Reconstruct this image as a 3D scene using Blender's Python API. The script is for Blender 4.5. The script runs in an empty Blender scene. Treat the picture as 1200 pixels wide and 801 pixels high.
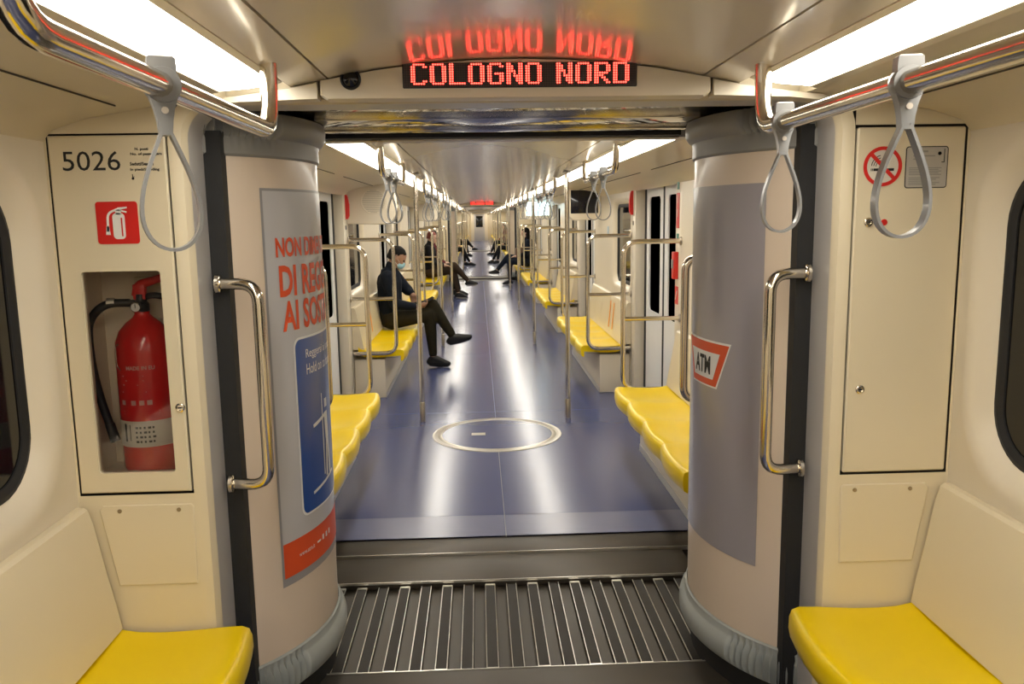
import bpy, bmesh, math, random
from mathutils import Vector, Matrix
random.seed(7)
PI = math.pi
sc = bpy.context.scene
C = sc.collection

# ------------------------------------------------------------------ camera, world, exposure
CAM_F, YAW, PITCH, ROLL, CX, CH = 960.3, 0.03911, 0.15027, -0.01564, -0.1076, 1.55
fw = Vector((math.sin(YAW)*math.cos(PITCH), math.cos(YAW)*math.cos(PITCH), -math.sin(PITCH)))
rt = Vector((math.cos(YAW), -math.sin(YAW), 0)); up = rt.cross(fw)
r2 = rt*math.cos(ROLL) + up*math.sin(ROLL); u2 = -rt*math.sin(ROLL) + up*math.cos(ROLL)
cd = bpy.data.cameras.new('camera'); cam = bpy.data.objects.new('camera', cd); C.objects.link(cam)
M4 = Matrix((r2, u2, -fw)).transposed().to_4x4(); M4.translation = Vector((CX, 0, CH)); cam.matrix_world = M4
cd.sensor_width = 36; cd.lens = CAM_F/1200*36; cd.clip_start = 0.02; cd.clip_end = 200
sc.camera = cam
w = bpy.data.worlds.new('world'); sc.world = w; w.use_nodes = True
w.node_tree.nodes['Background'].inputs[0].default_value = (0.010, 0.010, 0.012, 1)
w.node_tree.nodes['Background'].inputs[1].default_value = 1.0
vs = sc.view_settings
vs.view_transform = 'Standard'; vs.look = 'None'; vs.gamma = 1; vs.use_curve_mapping = False
vs.exposure = 0.74
LIGHT = 9.0            # luminance of the fluorescent diffusers

# ------------------------------------------------------------------ materials
MATS = {}
def mat(name, col, rough=0.5, metal=0.0, noise=0.0, scale=8.0, emit=0.0, coat=0.0, bump=0.0, spec=0.5, rvar=0.0, stretch=None, trans=0.0):
    if name in MATS: return MATS[name]
    m = bpy.data.materials.new(name); m.use_nodes = True
    nt = m.node_tree; b = nt.nodes['Principled BSDF']
    c = (*col, 1)
    b.inputs['Base Color'].default_value = c
    b.inputs['Roughness'].default_value = rough; b.inputs['Metallic'].default_value = metal
    b.inputs['Coat Weight'].default_value = coat; b.inputs['Coat Roughness'].default_value = 0.12
    b.inputs['Specular IOR Level'].default_value = spec
    b.inputs['Transmission Weight'].default_value = trans
    if emit:
        b.inputs['Emission Color'].default_value = c; b.inputs['Emission Strength'].default_value = emit
    if noise or bump or rvar:
        tc = nt.nodes.new('ShaderNodeTexCoord'); n = nt.nodes.new('ShaderNodeTexNoise')
        n.inputs['Scale'].default_value = scale; n.inputs['Detail'].default_value = 5
        src = tc.outputs['Object']
        if stretch:
            mp = nt.nodes.new('ShaderNodeMapping'); mp.inputs['Scale'].default_value = stretch
            nt.links.new(src, mp.inputs[0]); src = mp.outputs[0]
        nt.links.new(src, n.inputs['Vector'])
        if noise:
            mx = nt.nodes.new('ShaderNodeMix'); mx.data_type = 'RGBA'
            mx.inputs[6].default_value = (*[x*(1-noise) for x in col], 1)
            mx.inputs[7].default_value = (*[min(1, x*(1+noise)) for x in col], 1)
            nt.links.new(n.outputs['Fac'], mx.inputs[0]); nt.links.new(mx.outputs[2], b.inputs['Base Color'])
        if rvar:
            mr = nt.nodes.new('ShaderNodeMapRange'); mr.inputs[3].default_value = max(0.02, rough-rvar); mr.inputs[4].default_value = rough+rvar
            nt.links.new(n.outputs['Fac'], mr.inputs[0]); nt.links.new(mr.outputs[0], b.inputs['Roughness'])
        if bump:
            bp = nt.nodes.new('ShaderNodeBump'); bp.inputs['Strength'].default_value = bump; bp.inputs['Distance'].default_value = 0.002
            nt.links.new(n.outputs['Fac'], bp.inputs['Height']); nt.links.new(bp.outputs[0], b.inputs['Normal'])
    MATS[name] = m
    return m
cream = mat('cream_laminate', (0.71, 0.622, 0.448), 0.38, noise=0.03, scale=3, coat=0.15)
creamd = mat('cream_drum_laminate', (0.70, 0.58, 0.46), 0.32, noise=0.03, scale=2, coat=0.2)
wallw = mat('ivory_wall_plastic', (0.74, 0.66, 0.52), 0.36, noise=0.03, scale=4, coat=0.1)
ceilm = mat('ceiling_laminate', (0.66, 0.575, 0.44), 0.24, noise=0.03, scale=2, coat=0.6)
groove = mat('dark_groove', (0.05, 0.04, 0.03), 0.8, noise=0.1)
steel = mat('polished_stainless_steel', (0.72, 0.66, 0.56), 0.14, 1.0, noise=0.03, scale=6, rvar=0.04)
steelb = mat('brushed_steel', (0.42, 0.38, 0.33), 0.30, 1.0, noise=0.15, scale=5, rvar=0.10)
mirror = mat('mirror_finish_metal', (0.46, 0.42, 0.36), 0.07, 1.0, noise=0.05, scale=3, rvar=0.02)
alu = mat('satin_aluminium', (0.52, 0.50, 0.49), 0.36, 0.15, noise=0.04, scale=4)
black = mat('black_rubber', (0.012, 0.012, 0.013), 0.65, noise=0.3, scale=20)
darkm = mat('dark_ribbed_rubber', (0.024, 0.019, 0.014), 0.6, noise=0.4, scale=14, rvar=0.10, spec=0.35)
sillm = mat('worn_dark_steel_sill', (0.075, 0.063, 0.050), 0.45, 0.5, noise=0.3, scale=6, rvar=0.08, stretch=(1, 6, 6))
edgem = mat('bright_worn_edge', (0.75, 0.72, 0.66), 0.3, 0.9, noise=0.2, scale=20)
yellow = mat('yellow_seat_plastic', (0.86, 0.61, 0.001), 0.30, noise=0.04, scale=5, coat=0.0, spec=0.35)
floorm = mat('blue_rubber_floor', (0.066, 0.084, 0.200), 0.22, noise=0.05, scale=1.5, coat=0.0, spec=0.6)
rampm = mat('blue_floor_painted_sheen', (0.13, 0.145, 0.26), 0.27, noise=0.08, scale=3, spec=0.8)  # floor blue lightened: the strip's brighter reflection is painted into its colour
grey = mat('grey_plastic', (0.26, 0.255, 0.24), 0.42, noise=0.06, scale=8)
skirtm = mat('pale_grey_rubber', (0.33, 0.35, 0.34), 0.5, noise=0.12, scale=9)
strapm = mat('strap_grey_plastic', (0.20, 0.20, 0.20), 0.32, noise=0.05, scale=12, coat=0.2)
white = mat('white_paint', (0.80, 0.79, 0.76), 0.4, noise=0.03)
glassb = mat('dark_window_glass', (0.006, 0.006, 0.007), 0.06, noise=0.2, scale=2)
redm = mat('signal_red', (0.62, 0.02, 0.015), 0.35, noise=0.05)
ered = mat('extinguisher_red_paint', (0.64, 0.014, 0.014), 0.2, noise=0.05, coat=0.4)
blackp = mat('black_plastic', (0.015, 0.015, 0.016), 0.35, noise=0.2)
ink = mat('black_ink', (0.01, 0.01, 0.01), 0.6, noise=0.1)
greyink = mat('grey_ink', (0.30, 0.29, 0.27), 0.6, noise=0.1)
orange = mat('orange_red_ink', (0.72, 0.085, 0.02), 0.45, noise=0.04)
bluei = mat('poster_blue', (0.01, 0.065, 0.30), 0.3, noise=0.05, coat=0.3)
posterw = mat('poster_pale_grey', (0.52, 0.51, 0.52), 0.3, noise=0.03, coat=0.3)
posterg = mat('poster_grey_lilac', (0.33, 0.31, 0.335), 0.28, noise=0.03, coat=0.4)
postere = mat('poster_grey_border', (0.30, 0.29, 0.29), 0.35, noise=0.04)
green = mat('green_sticker', (0.03, 0.22, 0.16), 0.4, noise=0.05)
ylab = mat('yellow_orange_sticker', (0.85, 0.33, 0.01), 0.45, noise=0.05)
lampm = mat('fluorescent_diffuser', (1.0, 0.945, 0.83), 0.4, emit=LIGHT, noise=0.0)
ledon = mat('lit_red_led', (1.0, 0.045, 0.03), 0.4, emit=5.5)
ledoff = mat('unlit_led', (0.05, 0.035, 0.035), 0.4, noise=0.1)
screenm = mat('dark_screen', (0.008, 0.008, 0.014), 0.1, noise=0.2)
screenl = mat('lit_screen', (0.62, 0.85, 0.90), 0.3, emit=1.6)
def clear_glass():
    m = bpy.data.materials.new('clear_acrylic'); m.use_nodes = True; nt = m.node_tree
    nt.nodes.remove(nt.nodes['Principled BSDF']); out = nt.nodes['Material Output']
    t = nt.nodes.new('ShaderNodeBsdfTransparent'); t.inputs[0].default_value = (0.93, 0.92, 0.90, 1)
    g = nt.nodes.new('ShaderNodeBsdfGlossy'); g.inputs['Roughness'].default_value = 0.05
    f = nt.nodes.new('ShaderNodeFresnel'); f.inputs[0].default_value = 1.45
    mx = nt.nodes.new('ShaderNodeMixShader')
    nt.links.new(f.outputs[0], mx.inputs[0]); nt.links.new(t.outputs[0], mx.inputs[1]); nt.links.new(g.outputs[0], mx.inputs[2])
    nt.links.new(mx.outputs[0], out.inputs[0]); return m
acrylic = clear_glass()

# ------------------------------------------------------------------ helpers
def link(name, me, m, parent=None, smooth=None):
    o = bpy.data.objects.new(name, me); C.objects.link(o)
    if m is not None and not me.materials: me.materials.append(m)
    if parent is not None: o.parent = parent
    return o
def build(name, bm, m, parent=None, smooth=True, angle=40, recalc=True):
    if recalc: bmesh.ops.recalc_face_normals(bm, faces=bm.faces)
    me = bpy.data.meshes.new(name); bm.to_mesh(me); bm.free()
    if smooth:
        me.shade_smooth()
        try: me.set_sharp_from_angle(angle=math.radians(angle))
        except Exception: pass
    return link(name, me, m, parent)
def tag(o, label, cat, group=None):
    o['label'] = label; o['category'] = cat
    if group: o['group'] = group
    return o
def thing(name, label, cat, loc=(0, 0, 0), group=None):
    o = bpy.data.objects.new(name, None); C.objects.link(o); o.location = loc; o.empty_display_size = 0.05
    return tag(o, label, cat, group)
def struct(o):
    o['kind'] = 'structure'; return o
def root_struct(name):
    o = bpy.data.objects.new(name, None); C.objects.link(o); return struct(o)
def copy_tree(o, off=(0, 0, 0), label=None, group=None, parent=None):
    c = o.copy(); C.objects.link(c)
    if parent is None: c.location = Vector(o.location) + Vector(off)
    else: c.parent = parent
    if label: c['label'] = label
    if group: c['group'] = group
    for ch in o.children: copy_tree(ch, parent=c)
    return c
def BM(): return bmesh.new()
def box(bm, x0, x1, y0, y1, z0, z1, bev=0.0, seg=2):
    r = bmesh.ops.create_cube(bm, size=1.0)
    vs_ = r['verts']
    for v in vs_:
        v.co = Vector(((x0+x1)/2 + v.co.x*abs(x1-x0), (y0+y1)/2 + v.co.y*abs(y1-y0), (z0+z1)/2 + v.co.z*abs(z1-z0)))
    if bev > 0:
        ed = set()
        for v in vs_:
            for e in v.link_edges: ed.add(e)
        bmesh.ops.bevel(bm, geom=list(ed), offset=bev, segments=seg, affect='EDGES', profile=0.5)
    return bm
def fillet(pts, r, n=5):
    pts = [Vector(p) for p in pts]; out = [pts[0]]
    for i in range(1, len(pts)-1):
        a, b, c = pts[i-1], pts[i], pts[i+1]
        d1 = (a-b); d2 = (c-b); l = min(r, d1.length*0.49, d2.length*0.49)
        p1 = b + d1.normalized()*l; p2 = b + d2.normalized()*l
        for k in range(n+1):
            t = k/n; out.append(p1*(1-t)**2 + b*2*t*(1-t) + p2*t*t)
    out.append(pts[-1]); return out
def tube(bm, pts, r, seg=12, caps=True, closed=False):
    pts = [Vector(p) for p in pts]; n = len(pts); rings = []
    rr = r if isinstance(r, (list, tuple)) else [r]*n
    t0 = (pts[1]-pts[0]).normalized()
    ref = Vector((0, 0, 1)) if abs(t0.z) < 0.9 else Vector((0, 1, 0))
    nrm = t0.cross(ref).normalized()
    for i in range(n):
        if closed: t = (pts[(i+1) % n]-pts[i-1]).normalized()
        elif i == 0: t = (pts[1]-pts[0]).normalized()
        elif i == n-1: t = (pts[-1]-pts[-2]).normalized()
        else: t = ((pts[i+1]-pts[i]).normalized() + (pts[i]-pts[i-1]).normalized()).normalized()
        nrm = (nrm - t*nrm.dot(t)).normalized(); b = t.cross(nrm)
        rings.append([bm.verts.new(pts[i] + (nrm*math.cos(2*PI*k/seg) + b*math.sin(2*PI*k/seg))*rr[i]) for k in range(seg)])
    m = n if closed else n-1
    for i in range(m):
        A, B = rings[i], rings[(i+1) % n]
        for k in range(seg): bm.faces.new((A[k], A[(k+1) % seg], B[(k+1) % seg], B[k]))
    if caps and not closed:
        bm.faces.new(rings[0][::-1]); bm.faces.new(rings[-1])
    return bm
def lathe(bm, prof, seg=24, c=(0, 0, 0), axis='Z', a0=0, a1=2*PI):
    full = abs(a1-a0-2*PI) < 1e-6; n = seg if full else seg+1; rings = []
    for (r, h) in prof:
        ring = []
        for k in range(n):
            a = a0 + (a1-a0)*k/seg; x, y = r*math.cos(a), r*math.sin(a)
            if axis == 'Z': p = (x, y, h)
            elif axis == 'Y': p = (x, h, y)
            else: p = (h, x, y)
            ring.append(bm.verts.new((p[0]+c[0], p[1]+c[1], p[2]+c[2])))
        rings.append(ring)
    for i in range(len(rings)-1):
        A, B = rings[i], rings[i+1]
        for k in range(n if full else n-1):
            bm.faces.new((A[k], A[(k+1) % n], B[(k+1) % n], B[k]))
    if full:
        if prof[0][0] > 1e-5: bm.faces.new(rings[0])
        if prof[-1][0] > 1e-5: bm.faces.new(rings[-1])
    return bm
def prism_y(bm, poly, y0, y1):          # poly in (x,z)
    A = [bm.verts.new((x, y0, z)) for x, z in poly]; B = [bm.verts.new((x, y1, z)) for x, z in poly]
    n = len(poly); bm.faces.new(A); bm.faces.new(B[::-1])
    for i in range(n): bm.faces.new((A[i], A[(i+1) % n], B[(i+1) % n], B[i]))
    return bm
def rrect(x0, x1, z0, z1, r, n=5):
    out = []
    for cx, cz, a in ((x1-r, z1-r, 0), (x0+r, z1-r, 90), (x0+r, z0+r, 180), (x1-r, z0+r, 270)):
        for k in range(n+1):
            t = math.radians(a + 90*k/n); out.append((cx + r*math.cos(t), cz + r*math.sin(t)))
    return out
def rays_to_rect(loop, x0, x1, z0, z1):
    cx, cz = sum(p[0] for p in loop)/len(loop), sum(p[1] for p in loop)/len(loop); out = []
    for (x, z) in loop:
        dx, dz = x-cx, z-cz; ts = []
        if dx > 1e-9: ts.append((x1-cx)/dx)
        if dx < -1e-9: ts.append((x0-cx)/dx)
        if dz > 1e-9: ts.append((z1-cz)/dz)
        if dz < -1e-9: ts.append((z0-cz)/dz)
        t = min(ts); out.append([cx+dx*t, cz+dz*t])
    for cxx, czz in ((x0, z0), (x0, z1), (x1, z0), (x1, z1)):      # snap to corners
        i = min(range(len(out)), key=lambda k: (out[k][0]-cxx)**2 + (out[k][1]-czz)**2); out[i] = [cxx, czz]
    return out
def loft(bm, loops, closed=True, cap_last=False):
    R = [[bm.verts.new(p) for p in L] for L in loops]
    n = len(R[0])
    for A, B in zip(R, R[1:]):
        for k in range(n if closed else n-1): bm.faces.new((A[k], A[(k+1) % n], B[(k+1) % n], B[k]))
    if cap_last: bm.faces.new(R[-1])
    return bm
def text_bm(body, w, h, bold=False):
    """text mesh in (x,z), lower-left at 0, scaled to w x h"""
    cu = bpy.data.curves.new('txt', 'FONT'); cu.body = body; cu.resolution_u = 3
    if bold: cu.offset = 0.03
    ob = bpy.data.objects.new('txt', cu); C.objects.link(ob)
    dg = bpy.context.evaluated_depsgraph_get(); me = bpy.data.meshes.new_from_object(ob.evaluated_get(dg))
    bpy.data.objects.remove(ob); bm = bmesh.new(); bm.from_mesh(me); bpy.data.meshes.remove(me)
    xs = [v.co.x for v in bm.verts]; ys = [v.co.y for v in bm.verts]
    x0, x1, y0, y1 = min(xs), max(xs), min(ys), max(ys)
    for v in bm.verts: v.co = Vector(((v.co.x-x0)/(x1-x0)*w, 0, (v.co.y-y0)/(y1-y0)*h))
    return bm
def merge(bm, other, f=None):
    mp = {}
    for v in other.verts: mp[v] = bm.verts.new(f(v.co) if f else v.co)
    for fc in other.faces:
        try: bm.faces.new([mp[v] for v in fc.verts])
        except ValueError: pass
    other.free(); return bm
def flat_text(name, body, x, y, z, w, h, m, parent=None, bold=False):
    bm = text_bm(body, w, h, bold)
    for v in bm.verts: v.co = Vector((v.co.x+x, y, v.co.z+z))
    return build(name, bm, m, parent, smooth=False, recalc=False)
SIDE = {-1: 'left', 1: 'right'}
ORD = ['first', 'second', 'third', 'fourth', 'fifth', 'sixth']

# ------------------------------------------------------------------ dimensions
W = 1.215                      # half width between side walls
PER = 18.40                    # car + gangway period
YB = 2.20                      # near bulkhead face
GC = 2.79                      # centre of first gangway
CAR0 = 3.38                    # start of second car
CAR1 = 20.60
CEIL = [(0.0, 1.95), (0.12, 1.947), (0.24, 1.939), (0.36, 1.924), (0.474, 1.903)]
def ceil_z(x):
    x = abs(x)
    for (a, za), (b, zb) in zip(CEIL, CEIL[1:]):
        if a <= x <= b: return za + (zb-za)*(x-a)/(b-a)
    return CEIL[-1][1]
COVE = [(0.745, 1.858), (0.80, 1.856), (0.95, 1.842), (1.10, 1.818), (1.19, 1.79), (W+0.005, 1.755)]
SOUTH = -3.2

# ------------------------------------------------------------------ shell: floors
def floor_piece(name, y0, y1, xw, z0=0.0, z1=0.0):
    bm = BM(); th = 0.05
    loft(bm, [[(-xw, y0, z0), (xw, y0, z0), (xw, y0, z0-th), (-xw, y0, z0-th)], [(-xw, y1, z1), (xw, y1, z1), (xw, y1, z1-th), (-xw, y1, z1-th)]])
    bm.faces.ensure_lookup_table()
    return struct(build(name, bm, floorm, smooth=False))
floor_piece('floor_near_car', SOUTH, 2.30, 1.36)
def car_floor(y0, y1, k):
    if k == 1:
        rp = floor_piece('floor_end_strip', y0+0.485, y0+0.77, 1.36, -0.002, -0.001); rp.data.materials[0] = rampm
    f = floor_piece('floor', y0+(0.771 if k == 1 else 0.485), y1-0.1, 1.36)
    if k > 2: return f
    bm = BM(); box(bm, -0.002, 0.002, y0+0.46, y1-0.12, -0.001, 0.0012 if k > 1 else 0.0012); 
    build('welded_seam', bm, mat('seam_weld', (0.22, 0.23, 0.27), 0.5, noise=0.1), f, smooth=False)
    for yy in [y0+3.1+2.9*i for i in range(5)]:
        bm = BM(); box(bm, -0.93, 0.93, yy-0.0015, yy+0.0015, -0.001, 0.0008); build('welded_seam', bm, MATS['seam_weld'], f, smooth=False)
    return f
for k in (1, 2, 3): car_floor(CAR0+PER*(k-1), CAR1+PER*(k-1), k)

# ------------------------------------------------------------------ shell: gangway floor with slats
def gangway_floor(off, detail):
    y0, y1 = 2.70+off, 3.405+off
    base = BM(); box(base, -0.86, 0.86, y0-0.42, y1+0.35, -0.10, -0.052)
    g = struct(build('floor_gangway', base, mat('worn_gap_plate', (0.055, 0.045, 0.033), 0.45, 0.3, noise=0.45, scale=4, rvar=0.15), smooth=False))
    bm = BM(); box(bm, -0.86, 0.86, y0-0.40, y0-0.01, -0.05, -0.020, 0.006); build('sill_plate', bm, sillm, g)
    bm = BM(); box(bm, -0.83, 0.83, y1, y1+0.275, -0.05, -0.018, 0.005); build('sill_plate', bm, sillm, g)
    bm = BM(); box(bm, -0.93, 0.93, y1+0.277, y1+0.458, -0.05, -0.008, 0.003); build('sill_plate', bm, sillm, g)
    bm = BM(); box(bm, -0.80, 0.80, y1-0.003, y1+0.001, -0.026, -0.016); box(bm, -0.86, 0.86, y1+0.2735, y1+0.2775, -0.025, -0.0062); box(bm, -0.8, 0.8, y0-0.013, y0-0.009, -0.025, -0.0185)
    build('worn_edge', bm, edgem, g, smooth=False)
    if not detail: return
    p = 0.0925
    proto = None; eproto = None; cproto = None
    for i in range(-8, 9):
        x = i*p + 0.005
        long_ = i % 2 == 0
        ya, yb = y0+0.004, y1 - (0.012 if long_ else 0.004)
        if proto is None:
            bm = BM(); box(bm, -0.021, 0.021, ya, yb, -0.055, -0.034, 0.003, 1); proto = build('slat', bm, darkm, g)
            bm = BM()
            for sx in (-1, 1): box(bm, sx*0.0208-0.0017, sx*0.0208+0.0017, ya, yb, -0.0375, -0.0320, 0.001, 1)
            eproto = build('worn_edge', bm, edgem, proto)
            bm = BM(); box(bm, -0.020, 0.020, yb-0.014, yb, -0.038, -0.0310, 0.001, 1); box(bm, -0.020, 0.020, ya, ya+0.014, -0.038, -0.0310, 0.001, 1)
            cproto = bm_me = build('end_cap', bm, edgem, proto); o = proto
            if not long_: pass
        else:
            o = proto.copy(); C.objects.link(o); e = eproto.copy(); C.objects.link(e); e.parent = o
            if i % 2 == 1 or i % 2 == -1:
                e2 = cproto.copy(); C.objects.link(e2); e2.parent = o
        o.location.x = x
gangway_floor(0, True); gangway_floor(PER, False); gangway_floor(2*PER, False)

# ------------------------------------------------------------------ shell: ceilings, coves
def ceiling_run(y0, y1, name='ceiling'):
    root = root_struct(name)
    n = max(1, round((y1-y0)/2.3)); L = (y1-y0)/n
    prof = [(-x, z) for x, z in reversed(CEIL[1:])] + CEIL
    for i in range(n):
        a, b = y0+i*L+0.003, y0+(i+1)*L-0.003
        bm = BM(); loft(bm, [[(x, a, z) for x, z in prof] + [(x, a, z+0.02) for x, z in reversed(prof)], [(x, b, z) for x, z in prof] + [(x, b, z+0.02) for x, z in reversed(prof)]])
        build('ceiling_panel', bm, ceilm, root)
    for s in (-1, 1):
        bm = BM(); loft(bm, [[(s*0.480, y, 1.902), (s*0.572, y, 1.884), (s*0.572, y, 1.94), (s*0.480, y, 1.94)] for y in (y0, y1)]); build('edge_panel', bm, ceilm, root)
        bm = BM(); loft(bm, [[(s*0.470, y, 1.918), (s*0.485, y, 1.918), (s*0.485, y, 1.93), (s*0.47, y, 1.93)] for y in (y0, y1)]); build('joint_strip', bm, groove, root)
        m = max(1, round((y1-y0)/1.95)); LL = (y1-y0)/m
        for i in range(m):
            a, b = y0+i*LL+0.002, y0+(i+1)*LL-0.002
            bm = BM(); loft(bm, [[(s*x, y, z) for x, z in COVE] + [(s*x, y, z+0.03) for x, z in reversed(COVE)] for y in (a, b)])
            build('cove_panel', bm, cream, root)
        bm = BM(); 
        for i in range(m):
            a = y0+i*LL; box(bm, s*0.985-0.0015, s*0.985+0.0015, a+0.25, a+LL-0.1, 1.833, 1.841)
        build('cove_slot', bm, groove, root, smooth=False)
    bm = BM(); box(bm, -1.30, 1.30, y0, y1, 1.98, 2.0); build('roof_skin', bm, groove, root, smooth=False)
    return root
ceiling_run(SOUTH, YB, 'ceiling_near_car')
for k in range(3): ceiling_run(CAR0+PER*k, CAR1+PER*k)

def light_strip(s, y0, y1, label, group=None):
    t = thing('ceiling_light', label, 'light', (0, 0, 0), group)
    a, b = y0+0.006, y1-0.006
    bm = BM(); loft(bm, [[(s*0.590, y, 1.878), (s*0.655, y, 1.868), (s*0.722, y, 1.863), (s*0.722, y, 1.885), (s*0.59, y, 1.90)] for y in (a, b)])
    bm.verts.ensure_lookup_table(); n = 5
    bm.faces.new([bm.verts[i] for i in range(n)]); bm.faces.new([bm.verts[n+i] for i in range(n)])
    build('diffuser', bm, lampm, t)
    bm = BM()
    loft(bm, [[(s*0.573, y, 1.882), (s*0.589, y, 1.8765), (s*0.589, y, 1.90), (s*0.573, y, 1.90)] for y in (a, b)])
    loft(bm, [[(s*0.723, y, 1.8605), (s*0.744, y, 1.8565), (s*0.744, y, 1.89), (s*0.723, y, 1.89)] for y in (a, b)])
    build('frame', bm, cream, t, smooth=False)
    return t
light_strip(-1, -1.0, 2.08, 'bright ceiling light strip over left handrail, nearest the viewer', None)
light_strip(1, -1.0, 2.08, 'bright ceiling light strip over right handrail, nearest the viewer', None)
for s in (-1, 1): light_strip(s, SOUTH+0.02, -1.0, 'ceiling light strip on the %s behind the viewer' % SIDE[s], 'light strips behind the viewer')
CARN = ['next', 'third', 'last']
SEGN = ['nearest', 'second', 'third', 'last']
for k in range(3):
    for s in (-1, 1):
        for i in range(4):
            a = CAR0+PER*k+0.03 + i*4.29; b = a+4.29
            if k == 0: light_strip(s, a, b, '%s ceiling light segment on the %s of the next car' % (SEGN[i], SIDE[s]))
            else: light_strip(s, a, b, '%s ceiling light segment on the %s of the %s car beyond the far gangway' % (SEGN[i], SIDE[s], CARN[k]), 'distant %s lights' % SIDE[s])

# ------------------------------------------------------------------ shell: side walls, windows, doors
WN = [0]; DN = [0]
def wall_flat(name, s, y0, y1, z0=0.0, z1=1.80, parent=None):
    bm = BM(); box(bm, s*W if s < 0 else W, s*(W+0.04), y0, y1, z0, z1)
    o = build(name, bm, wallw, parent, smooth=False)
    return o
def wall_window(s, y0, y1, wy0, wy1, wz0, wz1, r=0.12, flare=0.075, m=wallw, z0=0.0, z1=1.80):
    """wall panel with a rounded window: flared moulding, rubber, dark pane"""
    n = 8
    outer_l = rrect(wy0-flare, wy1+flare, wz0-flare, wz1+flare, r+flare, n)
    def ring(grow, x): 
        return [(s*x, y, z) for y, z in rrect(wy0-grow, wy1+grow, wz0-grow, wz1+grow, r+max(grow, -r*0.6), n)]
    rect = rays_to_rect(outer_l, y0, y1, z0, z1)
    bm = BM()
    loft(bm, [[(s*W, y, z) for y, z in rect], ring(flare, W), ring(flare*0.8, W-0.004), ring(flare*0.45, W+0.006), ring(flare*0.15, W+0.030), ring(0.0, W+0.045)])
    wl = struct(build('wall_' + SIDE[s], bm, m, angle=50))
    WN[0] += 1
    bm = BM(); loft(bm, [ring(0.002, W+0.040), ring(-0.012, W+0.036), ring(-0.03, W+0.044), ring(-0.03, W+0.055)])
    f = struct(build('window_%d' % WN[0], bm, black))
    bm = BM(); L = ring(-0.026, W+0.048); A = [bm.verts.new(p) for p in L]; B = [bm.verts.new((p[0]+s*0.006, p[1], p[2])) for p in L]
    bm.faces.new(A); bm.faces.new(B[::-1])
    for i in range(len(A)): bm.faces.new((A[i], A[(i+1) % len(A)], B[(i+1) % len(A)], B[i]))
    build('pane', bm, glassb, f, smooth=False)
    return wl
def door(s, c, detail=True):
    """door recess centred on y=c: jambs, two sliding leaves with panes"""
    DN[0] += 1
    bm = BM()
    for e in (-1, 1):
        y0, y1 = c+e*0.71, c+e*0.87
        box(bm, s*W, s*(W+0.14), min(y0, y1), max(y0, y1), 0, 1.80, 0.012)
    box(bm, s*(W+0.002), s*(W+0.14), c-0.71, c+0.71, 1.765, 1.80)
    struct(build('wall_' + SIDE[s], bm, wallw))
    d = root_struct('door_%d' % DN[0])
    X0, X1 = W+0.085, W+0.115
    for e in (-1, 1):
        a, b = (c-0.645, c-0.02) if e < 0 else (c+0.02, c+0.645)
        bm = BM(); n = 4
        hole = rrect(a+0.115, b-0.115, 0.78, 1.70, 0.04, n)
        rect = rays_to_rect(hole, a, b, 0.015, 1.765)
        loft(bm, [[(s*X1, y, z) for y, z in rect], [(s*X0, y, z) for y, z in rect], [(s*X0, y, z) for y, z in hole], [(s*(X0+0.012), y, z) for y, z in hole]])
        lf = build('leaf', bm, alu if False else white, d, smooth=False)
        bm = BM(); hh = rrect(a+0.11, b-0.11, 0.775, 1.705, 0.04, n); A = [bm.verts.new((s*(X0+0.010), y, z)) for y, z in hh]; bm.faces.new(A)
        bmesh.ops.solidify(bm, geom=bm.faces[:], thickness=0.004); build('pane', bm, glassb, lf, smooth=False)
        bm = BM(); box(bm, s*(X0-0.004), s*X1, c-0.02 if e < 0 else c, c if e < 0 else c+0.02, 0.015, 1.765)
        yy = (c-0.708, c-0.645) if e < 0 else (c+0.645, c+0.708)
        box(bm, s*(X0-0.004), s*X1, yy[0], yy[1], 0.01, 1.765); build('rubber_seal', bm, black, lf, smooth=False)
    bm = BM(); box(bm, s*(W-0.01), s*(W+0.14), c-0.70, c+0.70, 0.0005, 0.006, 0.002, 1); build('threshold', bm, steelb, d)
DOORS = [6.20+3.87*i for i in range(4)]
BENCH = [(3.46, 5.30, 4)] + [(c+0.89, c+0.89+2.17, 5) for c in DOORS[:3]] + [(DOORS[3]+0.89, 20.54, 4)]
# near car walls
for s in (-1, 1):
    wall_window(s, 0.2, 2.2, 0.62, 2.075, 0.895, 1.66, 0.15, 0.085)
    struct(wall_flat('wall_' + SIDE[s], s, SOUTH, 0.2))
bm = BM(); box(bm, -1.3, 1.3, SOUTH-0.06, SOUTH, 0, 2.0); struct(build('wall_rear', bm, wallw, smooth=False))
for k in range(3):
    o_ = PER*k
    for s in (-1, 1):
        if k == 2:
            struct(wall_flat('wall_' + SIDE[s], s, CAR0+o_, CAR1+o_)); continue
        for i, (a, b, n) in enumerate(BENCH):
            y0 = CAR0 if i == 0 else DOORS[i-1]+0.87
            y1 = CAR1 if i == 4 else DOORS[i]-0.87
            if i == 0: wy = (y0+0.5, y0+1.35)
            else: wy = (y0+0.075, y0+0.95)
            wall_window(s, y0+o_, y1+o_, wy[0]+o_, wy[1]+o_, 0.93, 1.66, 0.09, 0.06)
        for c in DOORS: door(s, c+o_)
bm = BM(); box(bm, -1.3, 1.3, CAR1+2*PER, CAR1+2*PER+0.05, 0, 2.0); struct(build('wall_far_end', bm, wallw, smooth=False))

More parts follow.
